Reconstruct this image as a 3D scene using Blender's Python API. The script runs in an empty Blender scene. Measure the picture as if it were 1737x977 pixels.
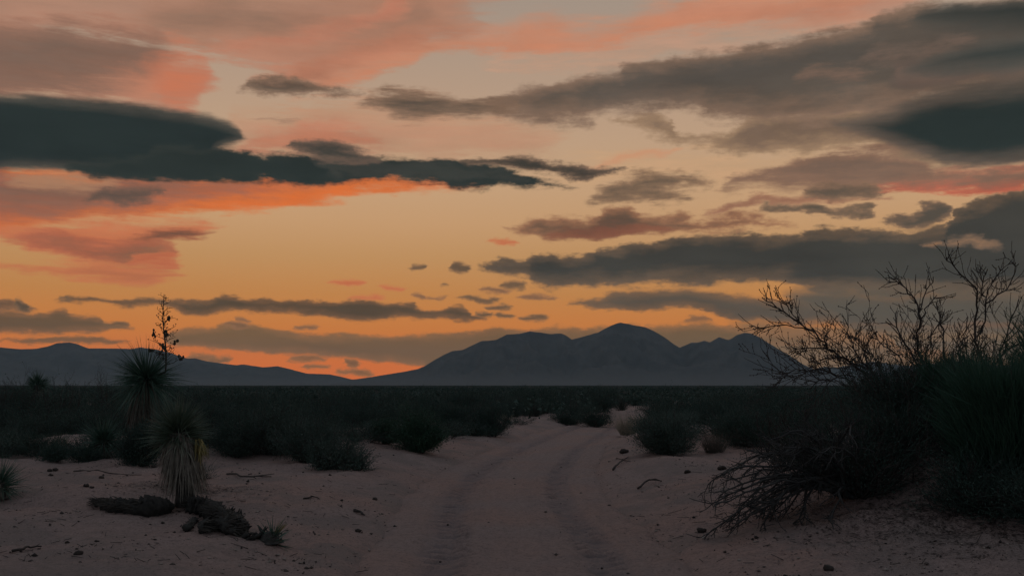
import bpy, bmesh, math, random
import numpy as np
from mathutils import Vector, noise as mnoise

# ------------------------------------------------------------------ camera
scene = bpy.context.scene
FPX = 1704.0            # focal length in photograph pixels (1737 wide)
CX, HY = 868.5, 653.0   # horizon row of the plain in the photograph
CAMH = 1.6
cd = bpy.data.cameras.new("camera")
cam = bpy.data.objects.new("camera", cd)
scene.collection.objects.link(cam)
cam.location = (0, 0, CAMH)
cam.rotation_euler = (math.radians(90), 0, 0)
cd.sensor_width = 36.0
cd.lens = 36.0 * FPX / 1737.0
cd.shift_y = (HY - 488.5) / 1737.0
cd.clip_start = 0.1
cd.clip_end = 120000.0
scene.camera = cam

# ------------------------------------------------------------------ view
vs = scene.view_settings
vs.view_transform = 'Standard'
vs.look = 'None'
vs.exposure = 0.0
vs.gamma = 1.0
scene.cycles.use_denoising = True
scene.cycles.max_bounces = 6
scene.cycles.transparent_max_bounces = 8
scene.cycles.volume_bounces = 1

def lin(c):
    """sRGB 0-255 to linear rgba"""
    o = []
    for v in c[:3]:
        v = v / 255.0
        o.append(v / 12.92 if v <= 0.04045 else ((v + 0.055) / 1.055) ** 2.4)
    return (o[0], o[1], o[2], 1.0)

# ------------------------------------------------------------------ sun (just set behind the range)
SUN_AZ = math.atan((600 - CX) / FPX)     # to the left of the main range
SUN_EL = math.radians(1.2)
sl = bpy.data.lights.new("sun", 'SUN')
sl.energy = 0.03
sl.angle = math.radians(10)
sl.color = (1.0, 0.72, 0.5)
so = bpy.data.objects.new("sun", sl)
scene.collection.objects.link(so)
sd = Vector((math.sin(SUN_AZ) * math.cos(SUN_EL), math.cos(SUN_AZ) * math.cos(SUN_EL), math.sin(SUN_EL)))
so.rotation_euler = (-sd).to_track_quat('-Z', 'Y').to_euler()
so.location = (0, 0, 50)

# ------------------------------------------------------------------ world: dusk sky with cloud layers
world = bpy.data.worlds.new("World")
scene.world = world
world.use_nodes = True
wt = world.node_tree
wt.nodes.clear()

class NT:
    def __init__(s, tree): s.t = tree
    def n(s, kind, **kw):
        nd = s.t.nodes.new(kind)
        for k, v in kw.items(): setattr(nd, k, v)
        return nd
    def link(s, a, b): s.t.links.new(a, b)
    def put(s, sock, v):
        if v is None: return
        if isinstance(v, bpy.types.NodeSocket): s.link(v, sock)
        else: sock.default_value = v
    def m(s, op, a, b=None, c=None, clamp=False):
        nd = s.n('ShaderNodeMath', operation=op, use_clamp=clamp)
        for i, v in enumerate((a, b, c)): s.put(nd.inputs[i], v)
        return nd.outputs[0]
    def smooth(s, v, lo, hi, to0=0.0, to1=1.0):
        nd = s.n('ShaderNodeMapRange', interpolation_type='SMOOTHSTEP')
        for i, x in enumerate((v, lo, hi, to0, to1)): s.put(nd.inputs[i], x)
        return nd.outputs[0]
    def lerp01(s, v, lo, hi, to0=0.0, to1=1.0):
        nd = s.n('ShaderNodeMapRange')
        for i, x in enumerate((v, lo, hi, to0, to1)): s.put(nd.inputs[i], x)
        return nd.outputs[0]
    def mix(s, f, a, b, blend='MIX'):
        nd = s.n('ShaderNodeMix', data_type='RGBA', blend_type=blend)
        s.put(nd.inputs[0], f); s.put(nd.inputs[6], a); s.put(nd.inputs[7], b)
        return nd.outputs[2]
    def vec(s, x, y, z):
        nd = s.n('ShaderNodeCombineXYZ')
        for i, v in enumerate((x, y, z)): s.put(nd.inputs[i], v)
        return nd.outputs[0]
    def noise(s, v, scale, detail=4.0, rough=0.5, dist=0.0, lac=2.0):
        nd = s.n('ShaderNodeTexNoise')
        s.put(nd.inputs['Vector'], v)
        nd.inputs['Scale'].default_value = scale
        nd.inputs['Detail'].default_value = detail
        nd.inputs['Roughness'].default_value = rough
        nd.inputs['Lacunarity'].default_value = lac
        nd.inputs['Distortion'].default_value = dist
        return nd
    def ramp(s, f, stops, interp='LINEAR'):
        nd = s.n('ShaderNodeValToRGB')
        cr = nd.color_ramp; cr.interpolation = interp
        while len(cr.elements) < len(stops): cr.elements.new(0.5)
        for e, (p, c) in zip(cr.elements, stops):
            e.position = p; e.color = c
        s.put(nd.inputs[0], f)
        return nd.outputs[0]

HAZE_D, HAZE_H, HAZE_R = 2.8e-5, 625.0, 17500.0     # density, height and reach of the evening haze
HAZE_S = (0.074, 0.092, 0.118)                       # its brightness
def through(c, py):
    """colour the sky needs behind the haze to be seen as c at this height above the horizon"""
    e = max((HY - py) / FPX, 1e-3)
    T = math.exp(-HAZE_D * min(HAZE_R, HAZE_H / math.sin(math.atan(e))))
    return tuple(max((v - (1 - T) * s) / T, 0.004) for v, s in zip(lin(c)[:3], HAZE_S)) + (1.0,)

def az_el(px, py):
    u = (px - CX) / FPX
    a = math.atan(u)
    return a, (HY - py) / FPX * math.cos(a)

W = NT(wt)
dirv = W.n('ShaderNodeTexCoord').outputs['Generated']
sx = W.n('ShaderNodeSeparateXYZ'); W.link(dirv, sx.inputs[0])
X, Y, Z = sx.outputs
AZ = W.m('ARCTAN2', X, Y)
hor = W.m('SQRT', W.m('ADD', W.m('MULTIPLY', X, X), W.m('MULTIPLY_ADD', Y, Y, 1e-5)))
EL = W.m('DIVIDE', Z, hor)

def dirnoise(kz, scale, detail, rough, off=0.0, dist=0.0, kx=1.0):
    mp = W.n('ShaderNodeMapping'); W.link(dirv, mp.inputs[0])
    mp.inputs['Location'].default_value = (off, off * 0.7, off * 1.3)
    mp.inputs['Scale'].default_value = (kx, kx, kz)
    return W.noise(mp.outputs[0], scale, detail, rough, dist)

# domain warps: large soft drift, billowy bumps, fine frayed streaks
def centred(nd):
    s = W.n('ShaderNodeSeparateColor'); W.link(nd.outputs['Color'], s.inputs[0])
    return [W.m('SUBTRACT', s.outputs[i], 0.5) for i in range(3)]
wa = centred(dirnoise(2.6, 9.0, 2.0, 0.5, 1.7))
wb = centred(dirnoise(2.2, 32.0, 5.0, 0.66, 7.3))
ws = centred(dirnoise(7.5, 12.0, 6.0, 0.68, 4.1))
def warped(a, b, sk):
    ax = W.m('MULTIPLY_ADD', wa[0], a * 2.5, W.m('MULTIPLY_ADD', wb[0], b * 1.6, AZ))
    ey = W.m('MULTIPLY_ADD', wa[1], a, W.m('MULTIPLY_ADD', wb[1], b, W.m('MULTIPLY_ADD', ws[1], sk, EL)))
    return ax, ey
WARP = {'smooth': warped(0.012, 0.006, 0.010), 'billow': warped(0.010, 0.022, 0.014), 'wisp': warped(0.020, 0.014, 0.030),
        'low': warped(0.004, 0.016, 0.004)}
STREAK = ws[2]
BILLOW = W.m('MULTIPLY_ADD', ws[2], 0.6, W.m('MULTIPLY', wb[2], 0.8))
LARGE = W.m('MULTIPLY_ADD', ws[0], 0.55, W.m('MULTIPLY_ADD', wb[2], 0.35, wa[2]))

# clear sky
CLEAR = [  # photograph row, colour
    (660, (203, 108, 68)), (615, (203, 112, 68)), (560, (196, 122, 70)), (500, (190, 132, 80)), (440, (190, 144, 97)),
    (380, (197, 155, 114)), (320, (198, 161, 125)), (240, (192, 160, 131)), (160, (184, 156, 133)), (60, (172, 151, 134)),
    (0, (165, 148, 134))]
EMAX = 1.2
stops = [(0.0, through(CLEAR[0][1], 640))]
stops += [(max(0.001, (HY - y) / FPX / EMAX), through(c, y)) for y, c in CLEAR[1:]]
stops += [(0.45, lin((142, 146, 152))), (1.0, lin((130, 139, 153)))]
clear = W.ramp(W.m('DIVIDE', EL, EMAX, clamp=True), stops)
# away from the afterglow the sky sinks into dusk
caz = W.m('COSINE', W.m('SUBTRACT', AZ, SUN_AZ))
dusk = W.ramp(W.m('DIVIDE', EL, EMAX, clamp=True), [(0.0, lin((122, 128, 142))), (0.3, lin((120, 129, 146))), (1.0, lin((126, 135, 150)))])
clear = W.mix(W.smooth(caz, 0.88, -0.35), clear, dusk)
nis = W.n('ShaderNodeTexSky', sky_type='NISHITA')
nis.sun_disc = False
nis.sun_elevation = SUN_EL
nis.sun_rotation = SUN_AZ
nis.air_density = 1.5; nis.dust_density = 3.0; nis.ozone_density = 1.0
nsc = W.mix(1.0, nis.outputs[0], (0.05, 0.05, 0.05, 1.0), 'MULTIPLY')
clear = W.mix(0.06, clear, nsc)
sky = clear

CLOUDS = []
def cloud(sky, top, bot, core, edge, warp='billow', soft=(6, 6), namp=0.5, nz='billow', corew=3.0, opac=1.0, shade=0.25, shz='large'):
    """note one cloud: upper and lower outline in azimuth and elevation (listed as photograph pixels), softness of both edges"""
    pad = 4 + 1.8 * max(soft)
    x0 = min(top[0][0], bot[0][0]) - pad; x1 = max(top[-1][0], bot[-1][0]) + pad
    a0, a1 = az_el(x0, 0)[0], az_el(x1, 0)[0]
    mg = 46 + 0.5 * max(soft)
    es = [az_el(*q)[1] for q in top + bot]
    es += [(HY - q[1]) / FPX * 0.8 for q in top + bot if abs(q[0] - CX) > 868]
    CLOUDS.append(dict(top=top, bot=bot, core=core, edge=edge, warp=warp, soft=soft, namp=namp, nz=nz, corew=corew, opac=opac,
                       shade=shade, shz=shz, a=(a0, a1), ym=max(0.0, sum(q[1] for q in top + bot) / len(top + bot)), box=(a0 - mg / FPX, a1 + mg / FPX, min(es) - mg / FPX, max(es) + mg / FPX)))
    return sky

def sockets(tree, ins, outs):
    for nm, ty in ins: tree.interface.new_socket(nm, in_out='INPUT', socket_type='NodeSocket' + ty)
    for nm, ty in outs: tree.interface.new_socket(nm, in_out='OUTPUT', socket_type='NodeSocket' + ty)

def cloud_group(c):
    """node group: this cloud composited over the sky behind it"""
    gt = bpy.data.node_groups.new("cloud", 'ShaderNodeTree')
    sockets(gt, (("Sky", 'Color'), ("Azimuth", 'Float'), ("Elevation", 'Float'), ("Noise", 'Float'), ("Shade", 'Float')), (("Sky", 'Color'),))
    G = NT(gt)
    gi = G.n('NodeGroupInput').outputs
    a0, a1 = c['a']
    t = G.lerp01(gi["Azimuth"], a0, a1)
    ds = []
    for pts, sgn, sf in ((c['top'], 1, c['soft'][0]), (c['bot'], -1, c['soft'][1])):
        k = FPX / (sf * 1.15)
        Q = [((az_el(x, y)[0] - a0) / (a1 - a0), sgn * az_el(x, y)[1] * k) for x, y in pts]
        # the outline closes at both ends
        Q = [(0.0, Q[0][1] - 2.2)] + Q + [(1.0, Q[-1][1] - 2.2)]
        nd = G.n('ShaderNodeFloatCurve')
        nd.mapping.use_clip = False
        cv = nd.mapping.curves[0]
        while len(cv.points) < len(Q): cv.points.new(0.5, 0.5)
        for q, ab in zip(cv.points, Q): q.location = ab; q.handle_type = 'AUTO_CLAMPED'
        nd.mapping.update()
        G.link(t, nd.inputs['Value'])
        ds.append(G.m('MULTIPLY_ADD', gi["Elevation"], -sgn * k, nd.outputs[0]))
    d = G.m('MINIMUM', ds[0], ds[1])
    d = G.m('MULTIPLY_ADD', gi["Noise"], c['namp'] * 2, d)
    al = G.smooth(d, -0.75, 0.7, 0.0, c['opac'])
    col = G.mix(G.smooth(d, 0.0, c['corew']), through(c['edge'], c['ym']), through(c['core'], c['ym']))
    if c['shade'] and c['a'][1] - c['a'][0] > 0.12:
        sh = G.m('MULTIPLY_ADD', gi["Shade"], c['shade'] * 2.6, 1.0)
        cc = G.n('ShaderNodeCombineColor')
        for k in range(3): G.link(sh, cc.inputs[k])
        col = G.mix(1.0, col, cc.outputs[0], 'MULTIPLY')
    G.link(G.mix(al, gi["Sky"], col), G.n('NodeGroupOutput').inputs[0])
    return gt

def P(s):
    """'x,y x,y ...' -> points"""
    return [tuple(float(v) for v in q.split(',')) for q in s.split()]

# --- high lit cirrus: salmon and mauve veils
for top_, bot_, c1, c2, op in (
        ("-480,0 -200,-60 100,-90 400,-90 600,-80 760,-40 860,0", "-480,60 -200,150 60,120 200,60 330,80 430,120 560,140 660,110 760,50 860,4", (184, 124, 100), (176, 132, 110), 0.62),
        ("280,96 380,50 480,20 620,-20 700,-40 800,-30", "280,100 400,104 500,126 620,108 720,50 800,-20", (196, 116, 86), (186, 124, 98), 0.7),
        ("400,236 470,200 560,176 680,172 800,196 920,222", "400,244 470,258 560,268 680,262 800,250 920,228", (194, 130, 102), (188, 142, 114), 0.7),
        ("860,104 960,70 1080,44 1200,24 1340,16 1500,20", "860,108 960,112 1080,112 1200,92 1340,66 1500,26", (198, 142, 114), (190, 146, 120), 0.55),
        ("960,290 1080,262 1200,256 1340,250 1460,262 1580,300", "960,294 1080,300 1200,318 1340,334 1460,336 1580,306", (200, 152, 114), (196, 156, 118), 0.45),
        ("300,30 380,4 450,10 500,40", "300,36 380,66 450,64 500,46", (138, 110, 94), (160, 124, 104), 0.7),
        ("540,44 620,14 720,10 800,30", "540,50 620,66 720,60 800,36", (146, 110, 92), (166, 122, 100), 0.6)):
    sky = cloud(sky, P(top_), P(bot_), c1, c2, 'wisp', (30, 26), 2.8, 'streak', 2.5, op * 0.9, 0.30, 'streak')
sky = cloud(sky, P("-480,-60 0,-60 300,-40 620,-60 760,-40 800,20"), P("-480,150 0,60 150,40 300,75 420,95 520,110 640,112 720,75 800,30"),
            (136, 112, 96), (172, 128, 106), 'wisp', (40, 34), 2.2, 'streak', 3.0, 0.55, 0.3, 'streak')
sky = cloud(sky, P("230,40 330,-20 450,-30 560,-10 700,-20 740,20"), P("230,45 330,85 420,70 520,90 620,80 700,50 740,30"),
            (128, 103, 88), (165, 122, 100), 'wisp', (40, 30), 1.4, 'streak', 2.5, 0.6, 0.3)
sky = cloud(sky, P("-480,20 -100,45 60,58 150,48 220,52 270,84 320,102 346,140"), P("-480,200 -100,165 60,158 170,170 290,196 330,180 346,146"),
            (190, 112, 82), (180, 122, 98), 'wisp', (34, 30), 2.0, 'streak', 3.0, 0.85, 0.28, 'streak')
sky = cloud(sky, P("-480,20 -100,40 60,50 150,42 230,52 282,90"), P("-480,190 -100,160 60,158 130,156 200,142 250,120 282,96"),
            (108, 92, 82), (134, 103, 88), 'wisp', (26, 34), 1.7, 'streak', 2.2, 0.92, 0.36, 'streak')
sky = cloud(sky, P("330,92 400,70 470,58 560,36 640,10 700,-20"), P("330,98 400,92 470,84 560,66 640,44 700,0"),
            (188, 118, 94), (180, 124, 100), 'wisp', (14, 14), 1.3, 'streak', 2.0, 0.7)
sky = cloud(sky, P("430,140 500,116 560,92 640,80 720,62"), P("430,146 500,136 560,120 640,106 720,80"),
            (196, 118, 90), (186, 124, 98), 'wisp', (12, 12), 1.2, 'streak', 2.0, 0.75)
sky = cloud(sky, P("250,96 290,82 330,96 350,140"), P("250,112 280,150 310,182 350,150"),
            (202, 110, 74), (190, 116, 88), 'wisp', (30, 30), 1.2, 'streak', 2.4, 0.6)
# salmon band across the top
sky = cloud(sky, P("490,146 560,122 640,98 720,72 790,52 870,44 930,30 1000,42 1080,22 1160,0 1300,-30 1460,-40"),
            P("490,150 560,148 640,134 700,112 760,92 860,88 1000,82 1090,64 1200,48 1300,32 1400,18 1460,8"),
            (202, 124, 90), (192, 132, 104), 'wisp', (34, 12), 0.9, 'streak', 2.0, 0.85, 0.14)
sky = cloud(sky, P("1150,20 1250,-10 1350,-10 1500,-30 1560,0"), P("1150,30 1250,38 1350,46 1420,40 1500,26 1560,6"),
            (182, 122, 98), (188, 130, 104), 'wisp', (20, 20), 1.2, 'streak', 2.5, 0.7)
sky = cloud(sky, P("500,120 560,82 640,60 740,40 800,50"), P("500,130 560,120 640,92 740,72 800,58"),
            (178, 112, 88), (176, 122, 98), 'wisp', (20, 20), 1.2, 'streak', 2.5, 0.7)
# salmon veil between the long dark cloud and the small one
sky = cloud(sky, P("380,225 430,188 500,190 560,180 640,186 760,190 900,205 960,225"), P("380,262 430,268 560,272 640,266 760,262 880,262 960,232"),
            (180, 128, 104), (184, 142, 114), 'wisp', (26, 24), 1.3, 'streak', 3.0, 0.75, 0.15)
sky = cloud(sky, P("405,245 470,222 540,210 600,222 640,238"), P("405,262 470,262 540,258 600,256 640,246"),
            (192, 120, 92), (186, 126, 100), 'wisp', (14, 14), 1.3, 'streak', 2.0, 0.8)
# lit underside left of the clear window
sky = cloud(sky, P("-480,260 0,280 240,296 430,300 620,302 740,304 800,312"),
            P("-480,420 -60,398 30,392 110,376 200,366 300,360 370,353 450,346 560,334 640,322 720,315 800,314"),
            (178, 102, 74), (206, 112, 66), 'wisp', (10, 13), 0.9, 'streak', 2.2, 1.0, 0.2, 'streak')
sky = cloud(sky, P("300,352 360,338 440,326 540,314 640,308 700,310"), P("300,360 370,356 450,348 560,336 640,322 700,313"),
            (226, 110, 52), (212, 114, 64), 'wisp', (10, 10), 0.6, 'streak', 2.0, 0.85)
sky = cloud(sky, P("-480,290 0,292 90,298 180,300 300,306 420,310"), P("-480,400 -100,352 40,366 120,362 200,352 280,338 360,326 420,314"),
            (116, 92, 80), (146, 98, 80), 'wisp', (14, 26), 1.3, 'streak', 2.0, 0.95, 0.3, 'streak')
sky = cloud(sky, P("20,300 80,292 160,296 200,306"), P("20,308 80,316 160,314 200,308"),
            (176, 140, 108), (172, 130, 100), 'wisp', (10, 12), 0.8, 'streak', 2.0, 0.6)
sky = cloud(sky, P("128,334 165,322 215,318 268,322"), P("128,336 180,342 230,340 268,334"),
            (74, 70, 66), (104, 84, 74), 'billow', (8, 8), 0.9, 'streak', 2.0, 0.9)
# ragged salmon clouds lower left
sky = cloud(sky, P("-500,380 0,382 80,384 170,378 260,376 330,372 372,380"), P("-500,430 0,408 60,420 130,436 200,426 260,412 320,404 372,386"),
            (190, 106, 74), (192, 114, 80), 'wisp', (12, 12), 1.1, 'streak', 2.5, 0.9, 0.2, 'streak')
sky = cloud(sky, P("30,402 90,396 160,408 230,402 270,412 300,430"), P("30,410 90,424 150,438 230,452 290,446 300,434"),
            (128, 90, 74), (172, 100, 76), 'wisp', (10, 10), 1.0, 'streak', 2.5, 0.9)
sky = cloud(sky, P("225,396 270,388 320,386 350,392 376,398"), P("225,404 262,412 310,412 350,404 376,399"),
            (84, 70, 62), (150, 92, 70), 'wisp', (7, 8), 0.8, 'streak', 2.0, 0.9)
sky = cloud(sky, P("205,438 250,430 300,438"), P("205,444 250,450 300,442"), (176, 94, 68), (190, 110, 78), 'wisp', (7, 7), 0.8, 'streak', 2.0, 0.8)
sky = cloud(sky, P("-300,440 -20,448 90,452 180,446 250,450 300,458"), P("-300,462 -20,456 80,464 140,476 210,480 270,472 300,462"),
            (164, 98, 74), (188, 112, 78), 'wisp', (10, 10), 0.9, 'streak', 2.4, 0.9, 0.2, 'streak')
sky = cloud(sky, P("985,282 1040,270 1090,260 1150,252"), P("985,286 1040,280 1090,274 1150,262"), (200, 138, 104), (200, 144, 110), 'wisp', (8, 8), 0.8, 'streak', 2.0, 0.7)
# --- brown broken cloud right of centre
sky = cloud(sky, P("1048,206 1100,200 1140,212 1180,232 1240,222 1300,196 1400,185 1660,170"), P("1048,209 1100,222 1150,243 1190,248 1250,258 1300,262 1350,258 1420,252 1500,262 1660,285"),
            (108, 89, 76), (150, 122, 97), 'billow', (10, 12), 2.2, 'billow', 2.4, 0.93, 0.3, 'billow')
# mauve cloud with the red underside
sky = cloud(sky, P("1480,322 1560,300 1640,290 1737,284 1960,270"), P("1480,328 1560,330 1620,328 1680,322 1737,311 1960,280"),
            (170, 92, 76), (186, 98, 76), 'wisp', (14, 6), 0.6, 'streak', 2.0, 0.95)
sky = cloud(sky, P("1232,316 1260,299 1300,286 1340,275 1400,262 1450,257 1500,258 1570,275 1640,290 1737,286 1960,270"),
            P("1232,319 1270,316 1330,320 1400,320 1440,322 1500,324 1560,320 1620,314 1680,308 1737,298 1960,280"),
            (106, 88, 78), (132, 102, 85), 'billow', (10, 18), 1.5, 'streak', 2.4, 0.96, 0.18)
# --- dark clouds
DK = (58, 60, 58)
# upper right
sky = cloud(sky, P("822,166 850,156 890,149 930,142 965,134 1010,130 1050,125 1062,112 1110,107 1160,95 1240,85 1320,77 1350,70 1400,56 1465,46 1495,20 1540,11 1600,16 1670,10 1737,6 1960,-30"),
            P("822,172 850,194 900,200 945,209 985,210 1015,192 1060,187 1140,181 1200,196 1260,202 1330,206 1400,206 1450,196 1520,190 1600,170 1680,160 1737,150 1960,110"),
            (84, 76, 69), (126, 102, 86), 'billow', (11, 18), 1.4, 'billow', 2.8, 0.97, 0.34)
sky = cloud(sky, P("598,176 640,164 690,158 760,161 830,158 880,166"), P("598,180 650,190 700,200 770,195 830,194 880,186"),
            (80, 71, 63), (128, 102, 84), 'wisp', (11, 12), 1.7, 'streak', 2.2, 0.96)
sky = cloud(sky, P("1000,160 1070,130 1140,118 1240,100 1340,86 1420,76 1470,80 1500,100"), P("1000,168 1070,178 1140,172 1240,150 1340,130 1420,112 1470,106 1500,104"),
            (73, 70, 67), (80, 75, 70), 'smooth', (30, 30), 0.8, 'large', 2.0, 0.6)
# lighter rents in it
sky = cloud(sky, P("1360,132 1400,118 1440,114 1480,116"), P("1360,138 1400,138 1440,134 1480,124"), (140, 110, 94), (112, 92, 80), 'wisp', (11, 11), 2.0, 'billow', 2.4, 0.75)
sky = cloud(sky, P("1470,104 1500,86 1550,88 1620,74 1660,72"), P("1470,108 1500,106 1550,108 1600,100 1660,78"), (128, 103, 90), (106, 90, 80), 'wisp', (13, 13), 1.8, 'billow', 2.6, 0.75)
sky = cloud(sky, P("1515,128 1540,108 1570,112 1620,118 1700,110 1760,100"), P("1515,142 1540,150 1580,154 1640,144 1700,132 1760,122"), (122, 97, 84), (98, 84, 76), 'wisp', (12, 14), 0.8, 'billow', 2.6, 0.8)
sky = cloud(sky, P("1550,32 1600,14 1660,12 1737,4 1960,-20"), P("1550,38 1600,52 1660,58 1737,62 1960,80"), (44, 51, 50), (74, 72, 67), 'smooth', (9, 20), 0.7, 'large', 1.8, 0.95)
sky = cloud(sky, P("1540,120 1590,100 1640,84 1737,62 1960,40"), P("1540,124 1600,128 1660,126 1737,118 1960,100"), (56, 61, 59), (84, 80, 74), 'smooth', (12, 16), 0.7, 'large', 1.8, 0.95)
sky = cloud(sky, P("1418,206 1460,196 1512,184 1552,164 1600,150 1660,140 1737,127 1960,90"), P("1418,211 1470,227 1530,250 1580,268 1630,283 1680,283 1737,278 1960,260"),
            (44, 52, 51), (96, 84, 75), 'smooth', (14, 11), 0.9, 'streak', 2.8, 1.0, 0.22)
# long dark cloud from the left
sky = cloud(sky, P("-480,120 -200,150 0,157 60,160 120,165 180,174 240,184 300,190 340,195 370,203 392,215 406,234"),
            P("-480,330 -200,302 0,290 60,286 120,289 200,300 290,304 345,300 358,272 372,255 390,248 406,240"),
            (42, 50, 50), (78, 74, 68), 'smooth', (10, 9), 0.8, 'streak', 2.2, 1.0, 0.22)
sky = cloud(sky, P("130,280 250,262 330,250 400,256 440,263 500,267 600,268 700,268 780,275 830,281 880,293 925,306 975,313"),
            P("130,292 230,304 300,308 370,306 450,308 540,311 620,310 690,306 750,310 815,319 850,312 885,317 925,313 975,314"),
            (46, 53, 52), (52, 57, 55), 'billow', (8, 8), 1.0, 'streak', 1.6, 1.0, 0.22)
sky = cloud(sky, P("540,276 620,272 700,276 790,286 880,300"), P("540,284 620,300 700,300 790,304 880,306"), (58, 61, 58), (66, 66, 62), 'billow', (12, 10), 1.2, 'billow', 1.8, 0.7, 0.3, 'billow')
sky = cloud(sky, P("478,252 505,240 540,240 580,248 606,262 630,270"), P("478,254 520,264 560,276 600,280 630,278"), (58, 60, 57), (104, 86, 75), 'billow', (8, 8), 0.8, 'streak', 2.0, 0.97)
sky = cloud(sky, P("780,276 835,266 885,265 930,276 980,277 1020,281 1058,291"), P("780,279 860,283 900,292 950,294 990,299 1015,295 1058,292"), (58, 58, 55), (104, 86, 74), 'billow', (6, 6), 0.9, 'streak', 1.8, 0.97)
sky = cloud(sky, P("412,150 440,136 480,131 505,138 530,147 565,152 612,157"), P("412,152 450,160 480,164 530,161 612,159"), (92, 80, 70), (134, 108, 90), 'billow', (7, 7), 0.9, 'streak', 2.0, 0.92)
sky = cloud(sky, P("425,202 455,198 500,202"), P("425,205 455,206 500,204"), (140, 108, 92), (160, 126, 104), 'wisp', (5, 5), 0.8, 'streak', 2.0, 0.7)
# middle right
sky = cloud(sky, P("998,330 1030,316 1070,305 1110,295 1160,295 1190,302 1222,306"), P("998,335 1022,345 1070,340 1130,336 1175,326 1222,309"), (86, 75, 66), (136, 108, 86), 'wisp', (10, 11), 1.8, 'billow', 2.2, 0.95)
sky = cloud(sky, P("1195,360 1260,342 1320,332 1380,330 1430,335 1500,334"), P("1195,364 1260,354 1340,348 1400,346 1450,342 1500,338"), (136, 92, 76), (160, 116, 92), 'billow', (6, 6), 1.2, 'streak', 2.2, 0.9)
sky = cloud(sky, P("1366,324 1392,311 1440,312 1492,322"), P("1366,332 1400,340 1450,338 1492,328"), (84, 75, 67), (126, 100, 82), 'billow', (6, 6), 1.0, 'billow', 2.2, 0.93)
sky = cloud(sky, P("1296,355 1340,347 1385,349 1405,353 1440,350 1478,358"), P("1296,358 1360,362 1395,370 1440,364 1478,366"), (82, 75, 67), (130, 104, 84), 'billow', (5, 5), 1.2, 'billow', 2.0, 0.95)
sky = cloud(sky, P("862,388 900,376 940,368 990,373 1020,358 1060,347 1110,362 1150,358 1200,372 1260,367 1300,372 1345,381"),
            P("862,391 900,400 930,404 965,406 1020,409 1060,397 1130,394 1170,396 1230,389 1345,383"), (90, 74, 65), (146, 104, 80), 'billow', (9, 9), 1.7, 'billow', 2.4, 0.96)
sky = cloud(sky, P("940,398 1010,384 1060,374 1110,378 1150,388"), P("940,408 1010,409 1060,400 1110,396 1150,392"), (138, 84, 68), (130, 84, 68), 'wisp', (10, 6), 1.2, 'streak', 2.0, 0.7)
sky = cloud(sky, P("1498,368 1530,360 1560,352 1590,343 1622,349"), P("1498,372 1530,380 1570,383 1600,376 1622,360"), (78, 73, 67), (116, 94, 78), 'billow', (5, 6), 0.7, 'billow', 2.2, 0.97)
# big dark bank right
sky = cloud(sky, P("814,450 850,442 900,440 930,428 960,433 1010,425 1050,420 1100,415 1150,405 1200,400 1250,398 1310,400 1370,388 1400,385 1440,389 1500,388 1560,386 1600,384 1620,362 1660,340 1700,325 1737,314 1960,260"),
            P("814,452 860,466 890,471 912,483 950,487 1000,483 1060,485 1140,481 1200,482 1280,479 1350,483 1400,491 1460,498 1540,501 1640,499 1737,496 1960,490"),
            (65, 64, 61), (100, 84, 71), 'billow', (6, 8), 0.9, 'billow', 3.4, 1.0, 0.24)
sky = cloud(sky, P("1568,408 1585,404 1602,410"), P("1568,411 1588,415 1602,413"), (168, 124, 88), (112, 92, 78), 'billow', (4, 4), 0.6, 'billow', 2.0, 0.85)
sky = cloud(sky, P("1608,408 1640,396 1668,406 1690,418"), P("1608,416 1640,416 1668,424 1690,420"), (150, 116, 90), (104, 88, 76), 'billow', (6, 6), 0.9, 'billow', 2.0, 0.85)
# low banks right
sky = cloud(sky, P("970,513 1008,506 1050,497 1100,492 1150,490 1200,496 1260,502 1330,507 1380,501 1450,503 1540,507 1640,504 1737,500 1960,498"),
            P("970,515 1020,521 1080,526 1130,523 1200,530 1250,541 1300,548 1400,551 1500,549 1600,550 1737,546 1960,546"),
            (84, 79, 73), (112, 90, 74), 'low', (6, 5), 0.7, 'billow', 2.6, 0.97, 0.18)
sky = cloud(sky, P("1250,545 1330,553 1420,556 1560,556 1737,555 1960,556"), P("1250,548 1330,620 1420,680 1560,680 1737,680 1960,680"),
            (96, 93, 86), (116, 98, 82), 'smooth', (8, 30), 0.3, 'large', 3.0, 0.93, 0.1)
sky = cloud(sky, P("1060,558 1140,552 1250,551 1330,554 1400,560 1500,564"), P("1060,640 1140,650 1250,660 1330,680 1400,680 1500,680"), (118, 98, 82), (136, 102, 80), 'billow', (10, 14), 1.0, 'streak', 3.0, 0.85, 0.2)
sky = cloud(sky, P("1165,542 1185,536 1205,542"), P("1165,546 1185,547 1205,545"), (112, 86, 70), (134, 98, 74), 'low', (4, 4), 0.6, 'billow', 2.0, 0.9)
sky = cloud(sky, P("1340,496 1420,484 1500,482 1737,480 1960,470"), P("1340,506 1420,540 1480,566 1737,566 1960,570"),
            (88, 83, 76), (100, 88, 77), 'low', (14, 8), 0.4, 'streak', 1.6, 0.86, 0.15)
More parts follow.
